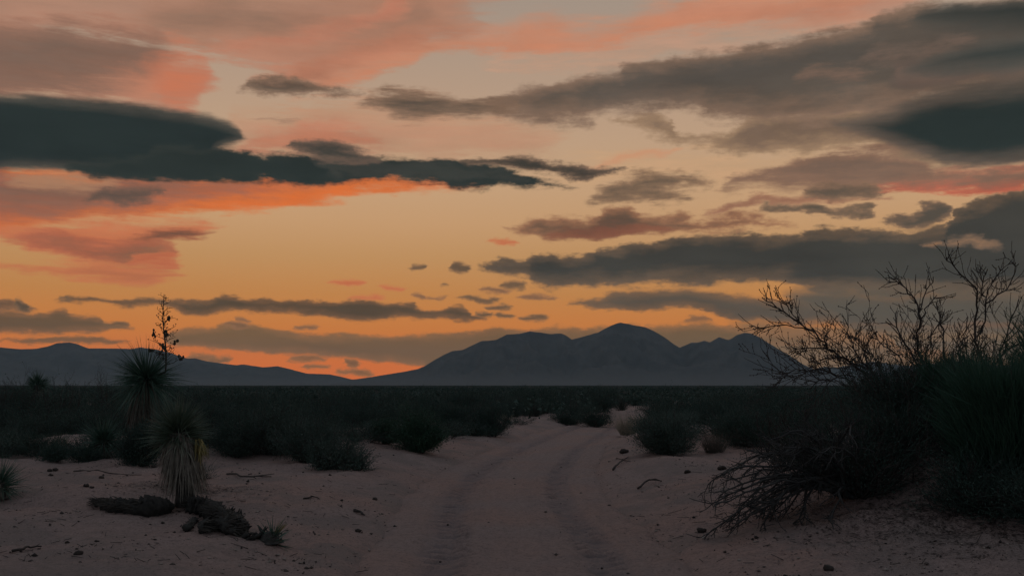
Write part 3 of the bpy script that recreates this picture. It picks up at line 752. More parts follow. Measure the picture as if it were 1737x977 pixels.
# ------------------------------------------------------------------ air
hz = bpy.data.meshes.new("haze")
bm = bmesh.new(); bmesh.ops.create_cube(bm, size=1.0); bm.to_mesh(hz); bm.free()
haze = link("haze", hz, None, (0, 0, 360))
haze.scale = (2 * HAZE_R, 2 * HAZE_R, HAZE_H + 6)
haze.location = (0, 0, (HAZE_H - 6) / 2)
hm = bpy.data.materials.new("haze_air"); hm.use_nodes = True
hm.node_tree.nodes.clear()
ht = NT(hm.node_tree)
pv = ht.n('ShaderNodeVolumePrincipled')
pv.inputs['Color'].default_value = (0.58, 0.80, 0.90, 1)
pv.inputs['Density'].default_value = HAZE_D
pv.inputs['Anisotropy'].default_value = 0.0
ht.link(pv.outputs[0], ht.n('ShaderNodeOutputMaterial').inputs['Volume'])
hz.materials.append(hm)
tag(haze, "thin bluish evening haze over the desert", None, None, "stuff")

# ------------------------------------------------------------------ plant building blocks
class MB:
    """collects quads and triangles; build() makes one mesh object"""
    def __init__(s): s.V, s.Q, s.T, s.n, s.mq, s.mt = [], [], [], 0, [], []
    def add(s, V, Q=None, T=None, mi=0):
        V = np.asarray(V, float).reshape(-1, 3)
        if Q is not None and len(Q): s.Q.append(np.asarray(Q) + s.n); s.mq.append(np.full(len(Q), mi))
        if T is not None and len(T): s.T.append(np.asarray(T) + s.n); s.mt.append(np.full(len(T), mi))
        s.V.append(V); s.n += len(V)
    def mesh(s, name, mats, smooth=False):
        Q = np.concatenate(s.Q) if s.Q else None; T = np.concatenate(s.T) if s.T else None
        mi = np.concatenate((s.mq if s.mq else []) + (s.mt if s.mt else []))
        return mesh_from(name, np.concatenate(s.V), Q, T, mats, smooth, mi)
    def build(s, name, mats, parent=None, smooth=False, kind=None):
        if not isinstance(mats, (list, tuple)): mats = [mats]
        o = link(name, s.mesh(name, mats, smooth), parent)
        if kind: o["kind"] = kind
        return o
    def tube(s, pts, rad, sides=4, mi=0, cap=True):
        pts = np.asarray(pts, float); n = len(pts)
        rad = np.broadcast_to(np.asarray(rad, float), (n,))
        d = np.gradient(pts, axis=0); d /= np.linalg.norm(d, axis=1)[:, None] + 1e-9
        ref = np.array([0.31, 0.87, 0.38]); 
        if abs(d.mean(0) @ ref) > 0.9 * np.linalg.norm(d.mean(0)): ref = np.array([0.9, -0.3, 0.2])
        a = np.cross(d, ref); a /= np.linalg.norm(a, axis=1)[:, None] + 1e-9
        b = np.cross(d, a)
        th = np.arange(sides) / sides * 2 * np.pi
        V = pts[:, None, :] + rad[:, None, None] * (np.cos(th)[None, :, None] * a[:, None, :] + np.sin(th)[None, :, None] * b[:, None, :])
        i = np.arange(n - 1)[:, None] * sides; k = np.arange(sides)[None, :]; k2 = (k + 1) % sides
        Q = np.stack([i + k, i + k2, i + sides + k2, i + sides + k], -1).reshape(-1, 4)
        T = None
        V = V.reshape(-1, 3)
        if cap:
            V = np.concatenate([V, pts[-1:] + d[-1:] * rad[-1], pts[:1] - d[:1] * rad[0] * 0.2])
            e = (n - 1) * sides
            T = [(e + j, e + (j + 1) % sides, n * sides) for j in range(sides)] + [((j + 1) % sides, j, n * sides + 1) for j in range(sides)]
        s.add(V, Q, T, mi)
    def blades(s, base, dirs, length, width, droop, seg=3, mi=0, up=None):
        """many narrow leaves at once: base (n,3), dirs (n,3), length, width, droop (n,)"""
        n = len(base); t = np.linspace(0, 1, seg + 1)
        dirs = dirs / (np.linalg.norm(dirs, axis=1)[:, None] + 1e-9)
        rnd = rng.normal(size=(n, 3)) if up is None else up
        side = np.cross(dirs, rnd); side /= np.linalg.norm(side, axis=1)[:, None] + 1e-9
        C = base[:, None, :] + dirs[:, None, :] * (length[:, None] * t[None, :])[:, :, None]
        C[:, :, 2] -= droop[:, None] * length[:, None] * t[None, :] ** 2
        w = width[:, None] * np.clip(np.minimum(1.0, (1 - t)[None, :] * 1.25), 0.06, 1) * 0.5
        L = C - side[:, None, :] * w[:, :, None]; R = C + side[:, None, :] * w[:, :, None]
        V = np.stack([L, R], 2).reshape(n, -1, 3)
        k = (seg + 1) * 2
        i = (np.arange(n) * k)[:, None] + (np.arange(seg) * 2)[None, :]
        Q = np.stack([i, i + 1, i + 3, i + 2], -1).reshape(-1, 4)
        s.add(V.reshape(-1, 3), Q, None, mi)
    def leaves(s, pos, size, mi=0, aspect=0.45, updir=None):
        """small leaf faces (one bent quad each) scattered at pos"""
        n = len(pos)
        a = rng.normal(size=(n, 3)) if updir is None else updir + 0.7 * rng.normal(size=(n, 3))
        a /= np.linalg.norm(a, axis=1)[:, None]
        b = np.cross(a, rng.normal(size=(n, 3))); b /= np.linalg.norm(b, axis=1)[:, None] + 1e-9
        L = a * size[:, None]; Wd = b * (size * aspect)[:, None]
        V = np.stack([pos, pos + L * 0.5 + Wd * 0.5, pos + L, pos + L * 0.5 - Wd * 0.5], 1)
        i = (np.arange(n) * 4)[:, None]
        s.add(V.reshape(-1, 3), i + np.arange(4)[None, :], None, mi)

def unit(v): return np.asarray(v, float) / (np.linalg.norm(v) + 1e-9)

def lump(mb, c, r, squash=(1, 1, 0.7), seed=0, mi=0, sub=2, rough=0.35):
    bm = bmesh.new(); bmesh.ops.create_icosphere(bm, subdivisions=sub, radius=1.0)
    V = np.array([v.co[:] for v in bm.verts]); F = np.array([[v.index for v in f.verts] for f in bm.faces]); bm.free()
    k = 1 + rough * np.array([mnoise.noise(Vector(v * 1.7) + Vector((seed * 3.1, seed * 1.7, seed))) for v in V]) + rough * 0.5 * np.array([mnoise.noise(Vector(v * 4.3) + Vector((seed, 5, seed * 2.2))) for v in V])
    V = V * k[:, None] * np.asarray(squash)[None, :] * r + np.asarray(c)[None, :]
    mb.add(V, None, F, mi)

M['log_dark'] = leafmat("log_dark", (0.014, 0.015, 0.014), (0.05, 0.047, 0.04), 18.0, 0.95)
M['stub'] = leafmat("leaf_stub", (0.02, 0.02, 0.018), (0.075, 0.068, 0.055), 16.0, 0.9)
# ------------------------------------------------------------------ yuccas
def yucca(loc, trunk, crown_r, nleaf, skirt, label, seed, mats=('yucca', 'dead'), leafw=0.013, skirt_n=500, skirt_w=(0.16, 0.24), low=-0.5, sag=0.12, spray=0, tone='dead', skirt_len=0.4):
    """trunk: list of points (local); crown sits at the last one; skirt: height on the trunk where dead leaves begin"""
    global rng
    rng = np.random.default_rng(seed)
    root = empty("yucca", loc)
    tag(root, label, "yucca", "yuccas on the sand")
    tr = np.array(trunk, float)
    mb = MB(); n = 14
    tt = np.linspace(0, 1, n)
    pl_ = np.stack([np.interp(tt, np.linspace(0, 1, len(tr)), tr[:, k]) for k in range(3)], 1)
    rad = np.interp(tt, [0, 0.15, 1], [0.13, 0.10, 0.075])
    mb.tube(pl_, rad, 9)
    mb.build("trunk", M['log'], root, True)
    top = pl_[-1]
    # crown of narrow stiff leaves
    u = rng.random(nleaf)
    zc = low + (1 - low) * u ** 0.85
    ph = rng.random(nleaf) * 2 * np.pi
    rr = np.sqrt(np.clip(1 - zc ** 2, 0, 1))
    d = np.stack([rr * np.cos(ph), rr * np.sin(ph), zc], 1) + rng.normal(scale=0.12, size=(nleaf, 3))
    base = top[None, :] + np.stack([0.05 * rr * np.cos(ph), 0.05 * rr * np.sin(ph), -0.10 + 0.16 * u], 1)
    ln = crown_r * (0.58 + 0.52 * rng.random(nleaf) ** 0.7) * (1 + 0.16 * np.sin(3 * ph + seed) * rr)
    bent = rng.random(nleaf) < 0.16                                  # bent and broken ones
    ln = np.where(bent, ln * rng.uniform(0.5, 0.95, nleaf), ln)
    cb = MB(); cb.blades(base, d, ln, np.full(nleaf, leafw) * (0.8 + 0.5 * rng.random(nleaf)), sag * (1.15 - zc) * rng.random(nleaf) ** 2 * 2.4 + np.where(bent, rng.uniform(0.35, 1.0, nleaf), 0), 4)
    cb.build("crown", M[mats[0]], root, kind="stuff")
    # dead leaves hanging round the trunk
    if skirt_n:
        sb = MB()
        hgt = skirt + (1 - skirt) * rng.random(skirt_n) ** 0.8
        idx = hgt * (n - 1); i0 = np.clip(idx.astype(int), 0, n - 2); f = (idx - i0)[:, None]
        b0 = pl_[i0] * (1 - f) + pl_[i0 + 1] * f
        a = rng.random(skirt_n) * 2 * np.pi
        r0 = skirt_w[1] + (skirt_w[0] - skirt_w[1]) * hgt
        out = np.stack([np.cos(a), np.sin(a), 0 * a], 1)
        b0 = b0 + out * (r0 * (0.45 + 0.45 * rng.random(skirt_n)))[:, None]
        dirs = out * (0.16 + 0.14 * rng.random(skirt_n))[:, None] + np.array([0, 0, -1.0]) + rng.normal(scale=0.07, size=(skirt_n, 3))
        L = np.minimum(skirt_len * (0.7 + 0.5 * rng.random(skirt_n)), b0[:, 2] + 0.02)
        sb.blades(b0, dirs, np.maximum(L, 0.05), np.full(skirt_n, 0.016), np.zeros(skirt_n), 2, up=out)
        sb.build("dead_leaf_skirt", M[tone], root, kind="stuff")
    # leaves that bend out below the crown, each on its own
    for k in range(spray):
        a = k * 2.399 + rng.random() * 0.5
        l1 = MB()
        el = -0.05 - 0.5 * rng.random()
        dv = np.array([[math.cos(a), math.sin(a), el + 0.35]])
        l1.blades(top[None, :] + np.array([[0.05 * math.cos(a), 0.05 * math.sin(a), -0.16]]), dv, np.array([crown_r * (0.85 + 0.35 * rng.random())]), np.array([0.016]), np.array([0.20 + 0.35 * rng.random()]), 5, up=np.array([[0, 0, 1.0]]))
        l1.build("leaf", M['pale'], root)
    return root, top

# near yucca: stout skirted trunk beside the track
y1 = G(308, 858)
k1 = y1.y / FPX
yn, ytop = yucca(y1, [(0.05, 0, 0), (0.03, 0, 0.4), (0, 0, 0.75), (-0.04, 0, 118 * k1 + 0.06)], 0.40, 760, 0.30,
                 "stout yucca with a pale dead leaf skirt standing nearest the track", 5, skirt_n=1100, skirt_w=(0.13, 0.31), spray=24, low=-0.30, leafw=0.014)
# yellowed tuft hanging at its right side
tb = MB(); rng = np.random.default_rng(3)
b0 = np.array([[0.21, -0.06, 0.70]]) + rng.normal(scale=0.03, size=(50, 3))
tb.blades(b0, np.array([0.15, 0, -1.0]) + rng.normal(scale=0.25, size=(50, 3)), 0.16 + 0.06 * rng.random(50), np.full(50, 0.02), np.zeros(50), 2)
o = tb.build("withered_tuft", M['yellow'], yn, kind="stuff"); o["label"] = "yellowed withered tuft on the right side of the skirt"

# tall yucca behind it with the seed stalk
y2 = G(228, 781)
k2 = y2.y / FPX
ybk, ytop2 = yucca(y2, [(0, 0, 0), (0.02, 0, 0.5), (0.10, 0, 1.0), (20 * k2, 0, 138 * k2)], 0.72, 760, 0.35,
                   "tall dark yucca carrying a bare branching seed stalk", 8, ('yucca_far', 'dead'), 0.016, 500, (0.20, 0.17), low=-0.6, sag=0.25, tone='dead_dark', skirt_len=0.5)
rng = np.random.default_rng(21); random.seed(21)
sk = MB(); S0 = np.array([25 * k2, 0.02, 140 * k2]); S1 = np.array([49 * k2, 0.0, 282 * k2])
S0 = np.array([52 * k2, 0.02, 150 * k2])
tt = np.linspace(0, 1, 12)
sp_ = S0[None, :] * (1 - tt)[:, None] + S1[None, :] * tt[:, None]
sp_[:, 0] += 0.02 * np.sin(tt * 7)
sp_ = np.concatenate([[ytop2], sp_])
sk.tube(sp_, np.linspace(0.020, 0.004, len(sp_)), 6)
stalk = sk.build("seed_stalk", M['pod'], ybk, True)
br = MB(); podc = []
for i in range(34):
    t = 0.10 + 0.86 * (i / 33.0)
    c = S0 * (1 - t) + S1 * t
    a = i * 2.4 + random.uniform(-.4, .4)
    L = 0.30 * (1 - t) ** 0.75 * random.uniform(0.75, 1.15) + 0.05
    p = [c]; dv = np.array([math.cos(a), math.sin(a), 0.55])
    for j in range(4):
        p.append(p[-1] + unit(dv + rng.normal(scale=0.25, size=3)) * L / 4)
    br.tube(p, np.linspace(0.007, 0.003, 5), 4)
    for j in range(1, 5):
        q = p[j]; dq = unit(rng.normal(size=3) + np.array([0, 0, 0.6]))
        br.tube([q, q + dq * 0.05], [0.003, 0.002], 3)
        lump(br, q + dq * 0.05, 0.011 if t < 0.7 else 0.006, (1, 1, 1.2), i, 0, 1, 0.2)
    if t < 0.42 and i % 2 == 0: podc.append(p[-1])
    elif t < 0.7 and i % 7 == 0: podc.append(p[2])
br.build("stalk_branches", M['pod'], stalk, kind="stuff")
for i, c in enumerate(podc):
    pm = MB()
    for j in range(5):
        lump(pm, c + rng.normal(scale=0.022, size=3), 0.026, (0.8, 0.8, 1.25), i * 7 + j, 0, 1, 0.25)
    pm.build("seed_pod", M['pod'], stalk, True)

# yucca in the scrub at the far left
y3 = G(68, 712); k3 = y3.y / FPX
yucca(y3, [(0, 0, 0), (0.05, 0, 0.7), (-4 * k3, 0, 60 * k3)], 24 * k3, 420, 0.3, "small-headed yucca rising from the scrub at the far left", 13, ('yucca_far', 'dead'), 0.03, 160, (0.2, 0.2), low=-0.5, tone='dead')
# stemless yuccas
y4 = G(176, 776); k4 = y4.y / FPX
yucca(y4, [(0, 0, 0), (0, 0, 0.15), (0, 0, 30 * k4)], 42 * k4, 560, 0.2, "round stemless yucca on the sand left of the tall one", 17, ('yucca_far', 'dead'), 0.014, 160, (0.2, 0.25), low=-0.45, tone='dead_dark', skirt_len=0.35)
y5 = G(0, 845); k5 = y5.y / FPX
yucca(y5, [(0, 0, 0), (0, 0, 0.1), (0, 0, 0.18)], 0.36, 420, 0.3, "low yucca cut by the left edge of the picture", 19, ('yucca_far', 'dead'), 0.009, 60, (0.1, 0.15), low=-0.25, sag=0.3)
y6 = G(458, 920); k6 = y6.y / FPX
yr, _ = yucca(y6, [(0, 0, 0), (0, 0, 0.02), (0.03, 0, 0.05)], 0.17, 110, 0.3, "tiny yucca rosette at the end of the toppled trunk", 23, ('yucca_far', 'dead'), 0.010, 0, low=-0.2)
tb = MB(); rng = np.random.default_rng(4)
tb.blades(np.tile([[0.03, -0.02, 0.05]], (14, 1)), np.stack([0.3 + 0.5 * rng.random(14), -0.3 + 0.3 * rng.random(14), 0.5 + 0.5 * rng.random(14)], 1), 0.15 + 0.05 * rng.random(14), np.full(14, 0.009), np.zeros(14), 2)
o = tb.build("yellow_leaves", M['yellow'], yr, kind="stuff"); o["label"] = "yellowed leaves on the right side of the rosette"

# toppled shaggy trunks at the foot of the near yucca
def shaggy_log(name, pts_px, rads, label, seed, sink=0.35, stubs=900, cat="log"):
    global rng
    rng = np.random.default_rng(seed)
    W_ = [G(*p) for p in pts_px]
    o0 = W_[0]
    pts = np.array([[p.x, p.y, p.z + r * (1 - sink)] for p, r in zip(W_, rads)]) - np.array(o0)
    n = 44; tt = np.linspace(0, 1, n); t0 = np.linspace(0, 1, len(pts))
    pp = np.stack([np.interp(tt, t0, pts[:, k]) for k in range(3)], 1); rr = np.interp(tt, t0, rads)
    rr = rr * (1 + 0.30 * rng.normal(size=n).clip(-1.2, 1.4))
    root = empty(name, o0); tag(root, label, cat, "toppled yucca trunks")
    mb = MB(); mb.tube(pp, rr, 18)
    V = mb.V[0]
    gro = np.tile(rng.uniform(0.72, 1.22, 18), n)                     # furrows running along the wood
    gro = gro * (1 + 0.16 * rng.normal(size=n * 18).clip(-1.5, 1.5))
    ctr = np.repeat(pp, 18, 0)
    V[:n * 18] = ctr + (V[:n * 18] - ctr) * gro[:, None]
    V += 0.22 * rads[0] * np.array([mnoise.noise_vector(Vector(v * 16)) for v in V])
    mb.build("trunk", M['log_dark'], root, False)
    i = rng.integers(1, n - 1, stubs); a = rng.random(stubs) * 2 * np.pi
    ax = unit(pp[-1] - pp[0]); e1 = unit(np.cross(ax, [0, 0, 1.0])); e2 = np.cross(e1, ax)
    out = np.cos(a)[:, None] * e1 + np.abs(np.sin(a))[:, None] * e2
    sb = MB(); sb.blades(pp[i] + out * (rr[i] * 0.85)[:, None], out * 0.16 + ax[None, :] * (1.0 if seed % 2 else -1.0) + rng.normal(scale=0.13, size=(stubs, 3)), 0.07 + 0.13 * rng.random(stubs), np.full(stubs, 0.016), 0.25 * rng.random(stubs), 2)
    sb.build("leaf_stubs", M['stub'], root, kind="stuff")
    return root
shaggy_log("fallen_trunk", [(285, 868), (245, 876), (205, 868), (162, 855)], [0.08, 0.10, 0.08, 0.03], "shaggy fallen trunk lying left of the stout yucca", 31)
shaggy_log("fallen_trunk", [(322, 866), (352, 872), (385, 884)], [0.07, 0.09, 0.06], "knotty trunk stub lying right below the stout yucca", 32)
shaggy_log("fallen_trunk", [(344, 905), (362, 897), (384, 902), (398, 908)], [0.05, 0.075, 0.065, 0.04], "thick broken trunk piece nearest the camera below the stout yucca", 33, 0.3)
shaggy_log("fallen_trunk", [(380, 880), (396, 888), (408, 902), (416, 914)], [0.045, 0.065, 0.055, 0.025], "pointed trunk piece leaning toward the tiny rosette", 34, 0.25)
shaggy_log("fallen_trunk", [(316, 902), (323, 894), (330, 884)], [0.03, 0.028, 0.022], "short thin trunk stub sticking up on the sand", 35, 0.1, 90)
# dead leaf blades and splinters standing out of the heap
for (x, y, n, sd_) in ((392, 882, 9, 1), (410, 905, 7, 2), (352, 876, 8, 3), (430, 912, 9, 4)):
    rng = np.random.default_rng(700 + sd_)
    g0 = G(x, y); mb = MB()
    for i in range(n):
        a_ = rng.random() * 6.28; L_ = rng.uniform(0.06, 0.17)
        dv = np.array([math.cos(a_) * 0.7, math.sin(a_) * 0.4, rng.uniform(0.15, 1.0)])
        p0 = rng.normal(scale=0.05, size=3) * np.array([1, .6, 0]); mb.tube([p0 - dv * 0.05, p0 + dv * L_ * .6, p0 + dv * L_ + rng.normal(scale=.02, size=3)], [0.022, 0.016, 0.004], 5)
    o = link("wood_splinters", mb.mesh("wood_splinters", [M['log_dark']]), None, g0)
    tag(o, ["", "dark splinters of wood on top of the knotty trunk stub", "dark splinters at the pointed trunk piece", "dark splinters close under the stout yucca", "dark splinters just left of the tiny rosette"][sd_], "wood", "splinters of the toppled trunks")

# ------------------------------------------------------------------ shrubs
def grow(mb, p, d, L, r, lev, tips, zig=0.35, nseg=5, grav=0.0, sides=4, spread=0.9, kids=(3, 5), fall=0.55, buds=None, minr=0.0025):
    """zigzag branch with side branches; tips collects (point, direction)"""
    pts = [np.asarray(p, float)]; d = unit(d)
    for i in range(nseg):
        d = unit(d + rng.normal(scale=zig, size=3) * 0.5 + np.array([0, 0, grav]))
        pts.append(pts[-1] + d * L / nseg)
        if buds is not None and lev <= 1: buds.append(pts[-1])
    rad = np.linspace(r, max(r * 0.5, minr), nseg + 1)
    mb.tube(pts, rad, sides if lev > 0 else 3, cap=False)
    tips.append((pts[-1], d)); tips.append((pts[nseg // 2], d))
    if lev > 0:
        for k in range(rng.integers(kids[0], kids[1] + 1)):
            i = rng.integers(1, nseg + 1)
            ax = unit(rng.normal(size=3)); s = unit(np.cross(d, ax))
            grow(mb, pts[i], unit(d + s * spread), L * fall * rng.uniform(0.6, 1.1), max(r * 0.58, minr), lev - 1, tips, zig, max(3, nseg - 1), grav, sides, spread, kids, fall, buds, minr)

def unit_rows(v): return v / (np.linalg.norm(v, axis=1)[:, None] + 1e-9)

def bush_mesh(H, R, nst, lev, nleaf, leafs, seed, upright=0.75, stemr=0.008, lean=(0, 0), clump=0.09, stem_n=5, kids=(2, 4), dome=True):
    """returns MB of branches and MB of leaves for a rounded desert bush of height H and half-width R"""
    global rng
    rng = np.random.default_rng(seed)
    st, lf = MB(), MB(); tips = []
    for i in range(nst):
        a = rng.random() * 2 * np.pi; q = math.sqrt(rng.random())
        out = np.array([math.cos(a), math.sin(a), 0]) * q
        top = np.array([out[0] * R + lean[0] * H, out[1] * R + lean[1] * H, H * (1 - 0.5 * q ** 2.2) * rng.uniform(0.5, 1.14)])
        b = np.array([out[0] * R * 0.18, out[1] * R * 0.18, -0.03])
        d = top - b; L = np.linalg.norm(d)
        grow(st, b, d, L * 0.8, stemr * rng.uniform(0.7, 1.2), lev, tips, 0.28, stem_n, 0.03, 4, 0.75, kids, 0.42)
    T = np.array([t[0] for t in tips]); D = np.array([t[1] for t in tips])
    T = T[T[:, 2] > 0.02] if len(T) else T
    w = rng.integers(0, len(T), nleaf)
    pos = T[w] + rng.normal(scale=clump, size=(nleaf, 3)) * np.array([1, 1, 0.8])
    pos[:, 2] = np.abs(pos[:, 2])
    lf.leaves(pos, leafs * (0.6 + 0.8 * rng.random(nleaf)), 0, 0.42, np.array([0, 0, 0.8]))
    # fine upright shoots
    ns = nleaf // 4
    w = rng.integers(0, len(T), ns)
    b = T[w] + rng.normal(scale=clump * 0.6, size=(ns, 3)); b[:, 2] = np.abs(b[:, 2])
    c0 = np.array([0, 0, -0.4 * H])
    lf.blades(b, unit_rows(b - c0) + rng.normal(scale=0.3, size=(ns, 3)), 0.10 + 0.16 * rng.random(ns), np.full(ns, leafs * 0.22), 0 * b[:, 0], 2)
    return st, lf

def bush(name, loc, H, R, nst, lev, nleaf, leafs, seed, label, leaf='bush', cat="bush", group=None, **kw):
    root = empty(name, loc)
    tag(root, label, cat, group)
    st, lf = bush_mesh(H, R, nst, lev, nleaf, leafs, seed, **kw)
    st.build("branches", M['twig'], root, kind="stuff")
    if nleaf: lf.build("foliage", M[leaf], root, kind="stuff")
    return root

def by_px(px, py, ptop, pw):
    """ground point, height and half-width in metres of a bush whose foot, top and half-width are given in the photograph"""
    g = G(px, py); k = g.y / FPX
    return g, (py - ptop) * k, pw * k

g, H, R = by_px(710, 766, 702, 46)
bush("round_bush", g, H, R, 90, 2, 15000, 0.035, 41, "dense round dark green bush on the sand left of the track", 'round')
g, H, R = by_px(655, 752, 706, 24)
bush("round_bush", g, H, R, 40, 2, 5000, 0.035, 42, "smaller green bush just left of the dense round one", 'round')
g, H, R = by_px(835, 740, 688, 36)
bush("track_bush", g, H, R, 50, 2, 7000, 0.035, 43, "dark bush at the left edge of the track near its bend", 'bush')
g, H, R = by_px(775, 738, 684, 40)
bush("track_bush", g, H, R, 50, 2, 7000, 0.035, 44, "wide dark bush behind the dense round one", 'bush')
g, H, R = by_px(962, 720, 692, 30)
bush("track_bush", g, H, R, 50, 2, 5000, 0.045, 45, "small rounded grey green bush at the far end of the track", 'bush2')
g, H, R = by_px(1010, 724, 690, 34)
bush("track_bush", g, H, R, 50, 2, 5000, 0.045, 46, "low dark bush right of the far end of the track", 'bush')
g, H, R = by_px(1128, 770, 698, 62)
bush("bank_bush", g, H, R, 90, 2, 13000, 0.032, 47, "broad grey green bush on the low bank right of the track", 'bush2')
g, H, R = by_px(1270, 758, 690, 62)
bush("bank_bush", g, H, R, 80, 2, 10000, 0.034, 48, "wide dark bush behind the straw tuft on the right", 'bush')
g, H, R = by_px(1370, 752, 684, 60)
bush("bank_bush", g, H, R, 70, 2, 9000, 0.034, 49, "dark bush showing through the bare branches on the right", 'bush')
# sprawling bush over the left hummock
g, H, R = by_px(520, 782, 708, 60)
bush("hummock_bush", g, H, R, 80, 2, 10000, 0.03, 58, "bushy middle part of the growth on the left hummock", 'bush2', lean=(0.15, -0.1))
g, H, R = by_px(405, 768, 712, 46)
bush("hummock_bush", g, H, R, 60, 2, 7000, 0.03, 59, "dark bush at the left end of the growth on the left hummock", 'bush')
g, H, R = by_px(455, 770, 688, 76)
bush("hummock_bush", g, H, R, 90, 2, 12000, 0.032, 50, "feathery grey green bush on the crest of the left hummock", 'bush2', lean=(0.1, -0.1))
g, H, R = by_px(548, 795, 742, 50)
bush("hummock_bush", g, H, R, 60, 2, 6000, 0.03, 51, "sprawling bush trailing down the slope of the left hummock", 'bush2', lean=(0.5, -0.3))
g, H, R = by_px(604, 798, 768, 22)
bush("hummock_bush", g, H, R, 26, 1, 1300, 0.03, 52, "small sprig at the lower right end of the sprawling bush", 'bush2')
g, H, R = by_px(400, 775, 745, 24)
bush("hummock_bush", g, H, R, 26, 1, 1300, 0.03, 53, "thin low sprig left of the hummock bush", 'bush2')
g, H, R = by_px(92, 782, 758, 22)
bush("sand_bush", g, H, R, 30, 1, 1800, 0.03, 54, "small dark tuft on the sand at the left of the yuccas", 'bush')
g, H, R = by_px(146, 784, 764, 24)
bush("sand_bush", g, H, R, 30, 1, 1800, 0.03, 55, "low dark tuft at the foot of the round stemless yucca", 'bush')
g, H, R = by_px(236, 790, 716, 34)
bush("sand_bush", g, H, R, 50, 2, 7000, 0.034, 56, "dark bush crowding the foot of the tall yucca", 'bush')
for (x, y, tp, w, lb_) in ((8, 738, 624, 24, "tall twiggy bush at the left edge rising above the horizon"), (46, 736, 634, 18, "narrow twiggy bush left of the small-headed yucca"),
                           (118, 734, 622, 22, "thin leafless bush poking above the horizon right of the small-headed yucca"), (178, 732, 608, 14, "spindly leafless bush poking above the horizon left of the tall yucca")):
    g, H, R = by_px(x, y, tp, w)
    bush("twiggy_bush", g, H, R, 26, 2, 900, 0.03, 500 + x, lb_, 'bush', "bush", stemr=0.009)
g, H, R = by_px(345, 812, 800, 14)
bush("sand_bush", g, H, R, 16, 1, 500, 0.02, 57, "tiny grey sprig on the sand right of the stout yucca", 'bush2')
g, H, R = by_px(1170, 812, 806, 9)
# straw coloured grass
def straw(loc, H, R, n, label, seed, lean=0.5, mat='straw'):
    global rng
    rng = np.random.default_rng(seed)
    mb = MB(); a = rng.random(n) * 2 * np.pi; q = np.sqrt(rng.random(n))
    o = np.stack([np.cos(a) * q, np.sin(a) * q, 0 * a], 1)
    mb.blades(o * R * 0.5, o * lean + np.array([0, 0, 1.0]) + rng.normal(scale=0.12, size=(n, 3)), H * (0.55 + 0.55 * rng.random(n)), np.full(n, 0.008), 0.25 * rng.random(n), 3)
    root = empty("grass_tuft", loc)
    tag(root, label, "grass tuft", "dry grass tufts")
    mb.build("blades", M[mat], root, kind="stuff")
g, H, R = by_px(1066, 738, 692, 28); straw(g, H, R, 700, "pale dry grass tuft at the left end of the broad bush", 61)
g, H, R = by_px(1212, 768, 722, 30); straw(g, H, R, 320, "dull dry grass tuft between the broad bush and the wide dark one", 62, 0.5, 'dead_dark')
g, H, R = by_px(100, 760, 730, 20); straw(g, H, R, 160, "faint dry grass tuft among the scrub left of the yuccas", 63)
g, H, R = by_px(860, 716, 698, 14); straw(g, H, R, 160, "far dry grass tuft left of the end of the track", 64)
g, H, R = by_px(1018, 748, 728, 6); 

# ------------------------------------------------------------------ bare mesquite-like shrub on the right bank
MQ = at_ground(5.35, 12.7)
random.seed(5)
mroot = empty("bare_shrub", MQ)
tag(mroot, "tall bare shrub with dark zigzag branches against the sky on the right", "shrub")
LIMBS = [  # traced limbs (photograph pixels), foot radius
    ("1640,760 1672,640 1670,617 1658,587 1654,558 1658,526 1658,494 1645,479 1631,467 1616,447 1606,437", 0.022),
    ("1662,567 1672,533 1672,511 1665,501 1669,469 1675,457", 0.011),
    ("1672,520 1685,508 1699,496 1712,484 1721,464 1728,448", 0.011),
    ("1672,508 1676,491 1682,484 1690,469 1694,452", 0.008),
    ("1615,770 1590,680 1569,621 1557,577 1562,543 1557,518 1547,501 1537,489 1522,478 1505,479", 0.021),
    ("1560,530 1569,499 1577,484 1583,470", 0.009),
    ("1563,540 1577,516 1589,501", 0.010),
    ("1620,750 1608,640 1601,600 1601,558 1594,535 1588,513", 0.014),
    ("1600,770 1540,690 1473,636 1447,619 1414,596 1391,577 1368,557 1345,541 1319,523 1293,505", 0.018),
    ("1372,560 1345,554 1316,552 1286,557 1271,553", 0.008),
    ("1414,596 1384,590 1365,591 1338,599", 0.008),
    ("1391,577 1355,544 1335,518 1330,512", 0.006),
    ("1580,765 1520,690 1479,629 1460,610 1447,583 1437,564 1433,541", 0.013),
    ("1598,760 1575,650 1551,610 1535,583 1522,557 1505,541", 0.014),
    ("1585,760 1560,680 1525,603 1499,587 1473,570", 0.012),
    ("1450,640 1410,632 1385,626 1350,626 1318,634", 0.009),
    ("1560,770 1510,700 1450,650 1420,640 1390,645 1374,660", 0.011),
    ("1650,760 1690,640 1702,583 1715,541 1728,508", 0.015),
    ("1660,760 1676,640 1708,593 1737,578 1760,560", 0.014),
    ("1655,760 1710,660 1740,620 1752,560 1762,520", 0.014),
    ("1630,765 1635,640 1628,590 1622,560", 0.012),
    ("1612,760 1580,660 1570,600 1585,560 1600,530", 0.011),
    ("1600,765 1530,670 1500,640 1485,612 1470,590", 0.012),
    ("1640,765 1650,650 1640,600 1636,575 1640,545", 0.010),
    ("1690,765 1720,690 1735,640 1745,600 1748,560", 0.012),
]
rng = np.random.default_rng(77)
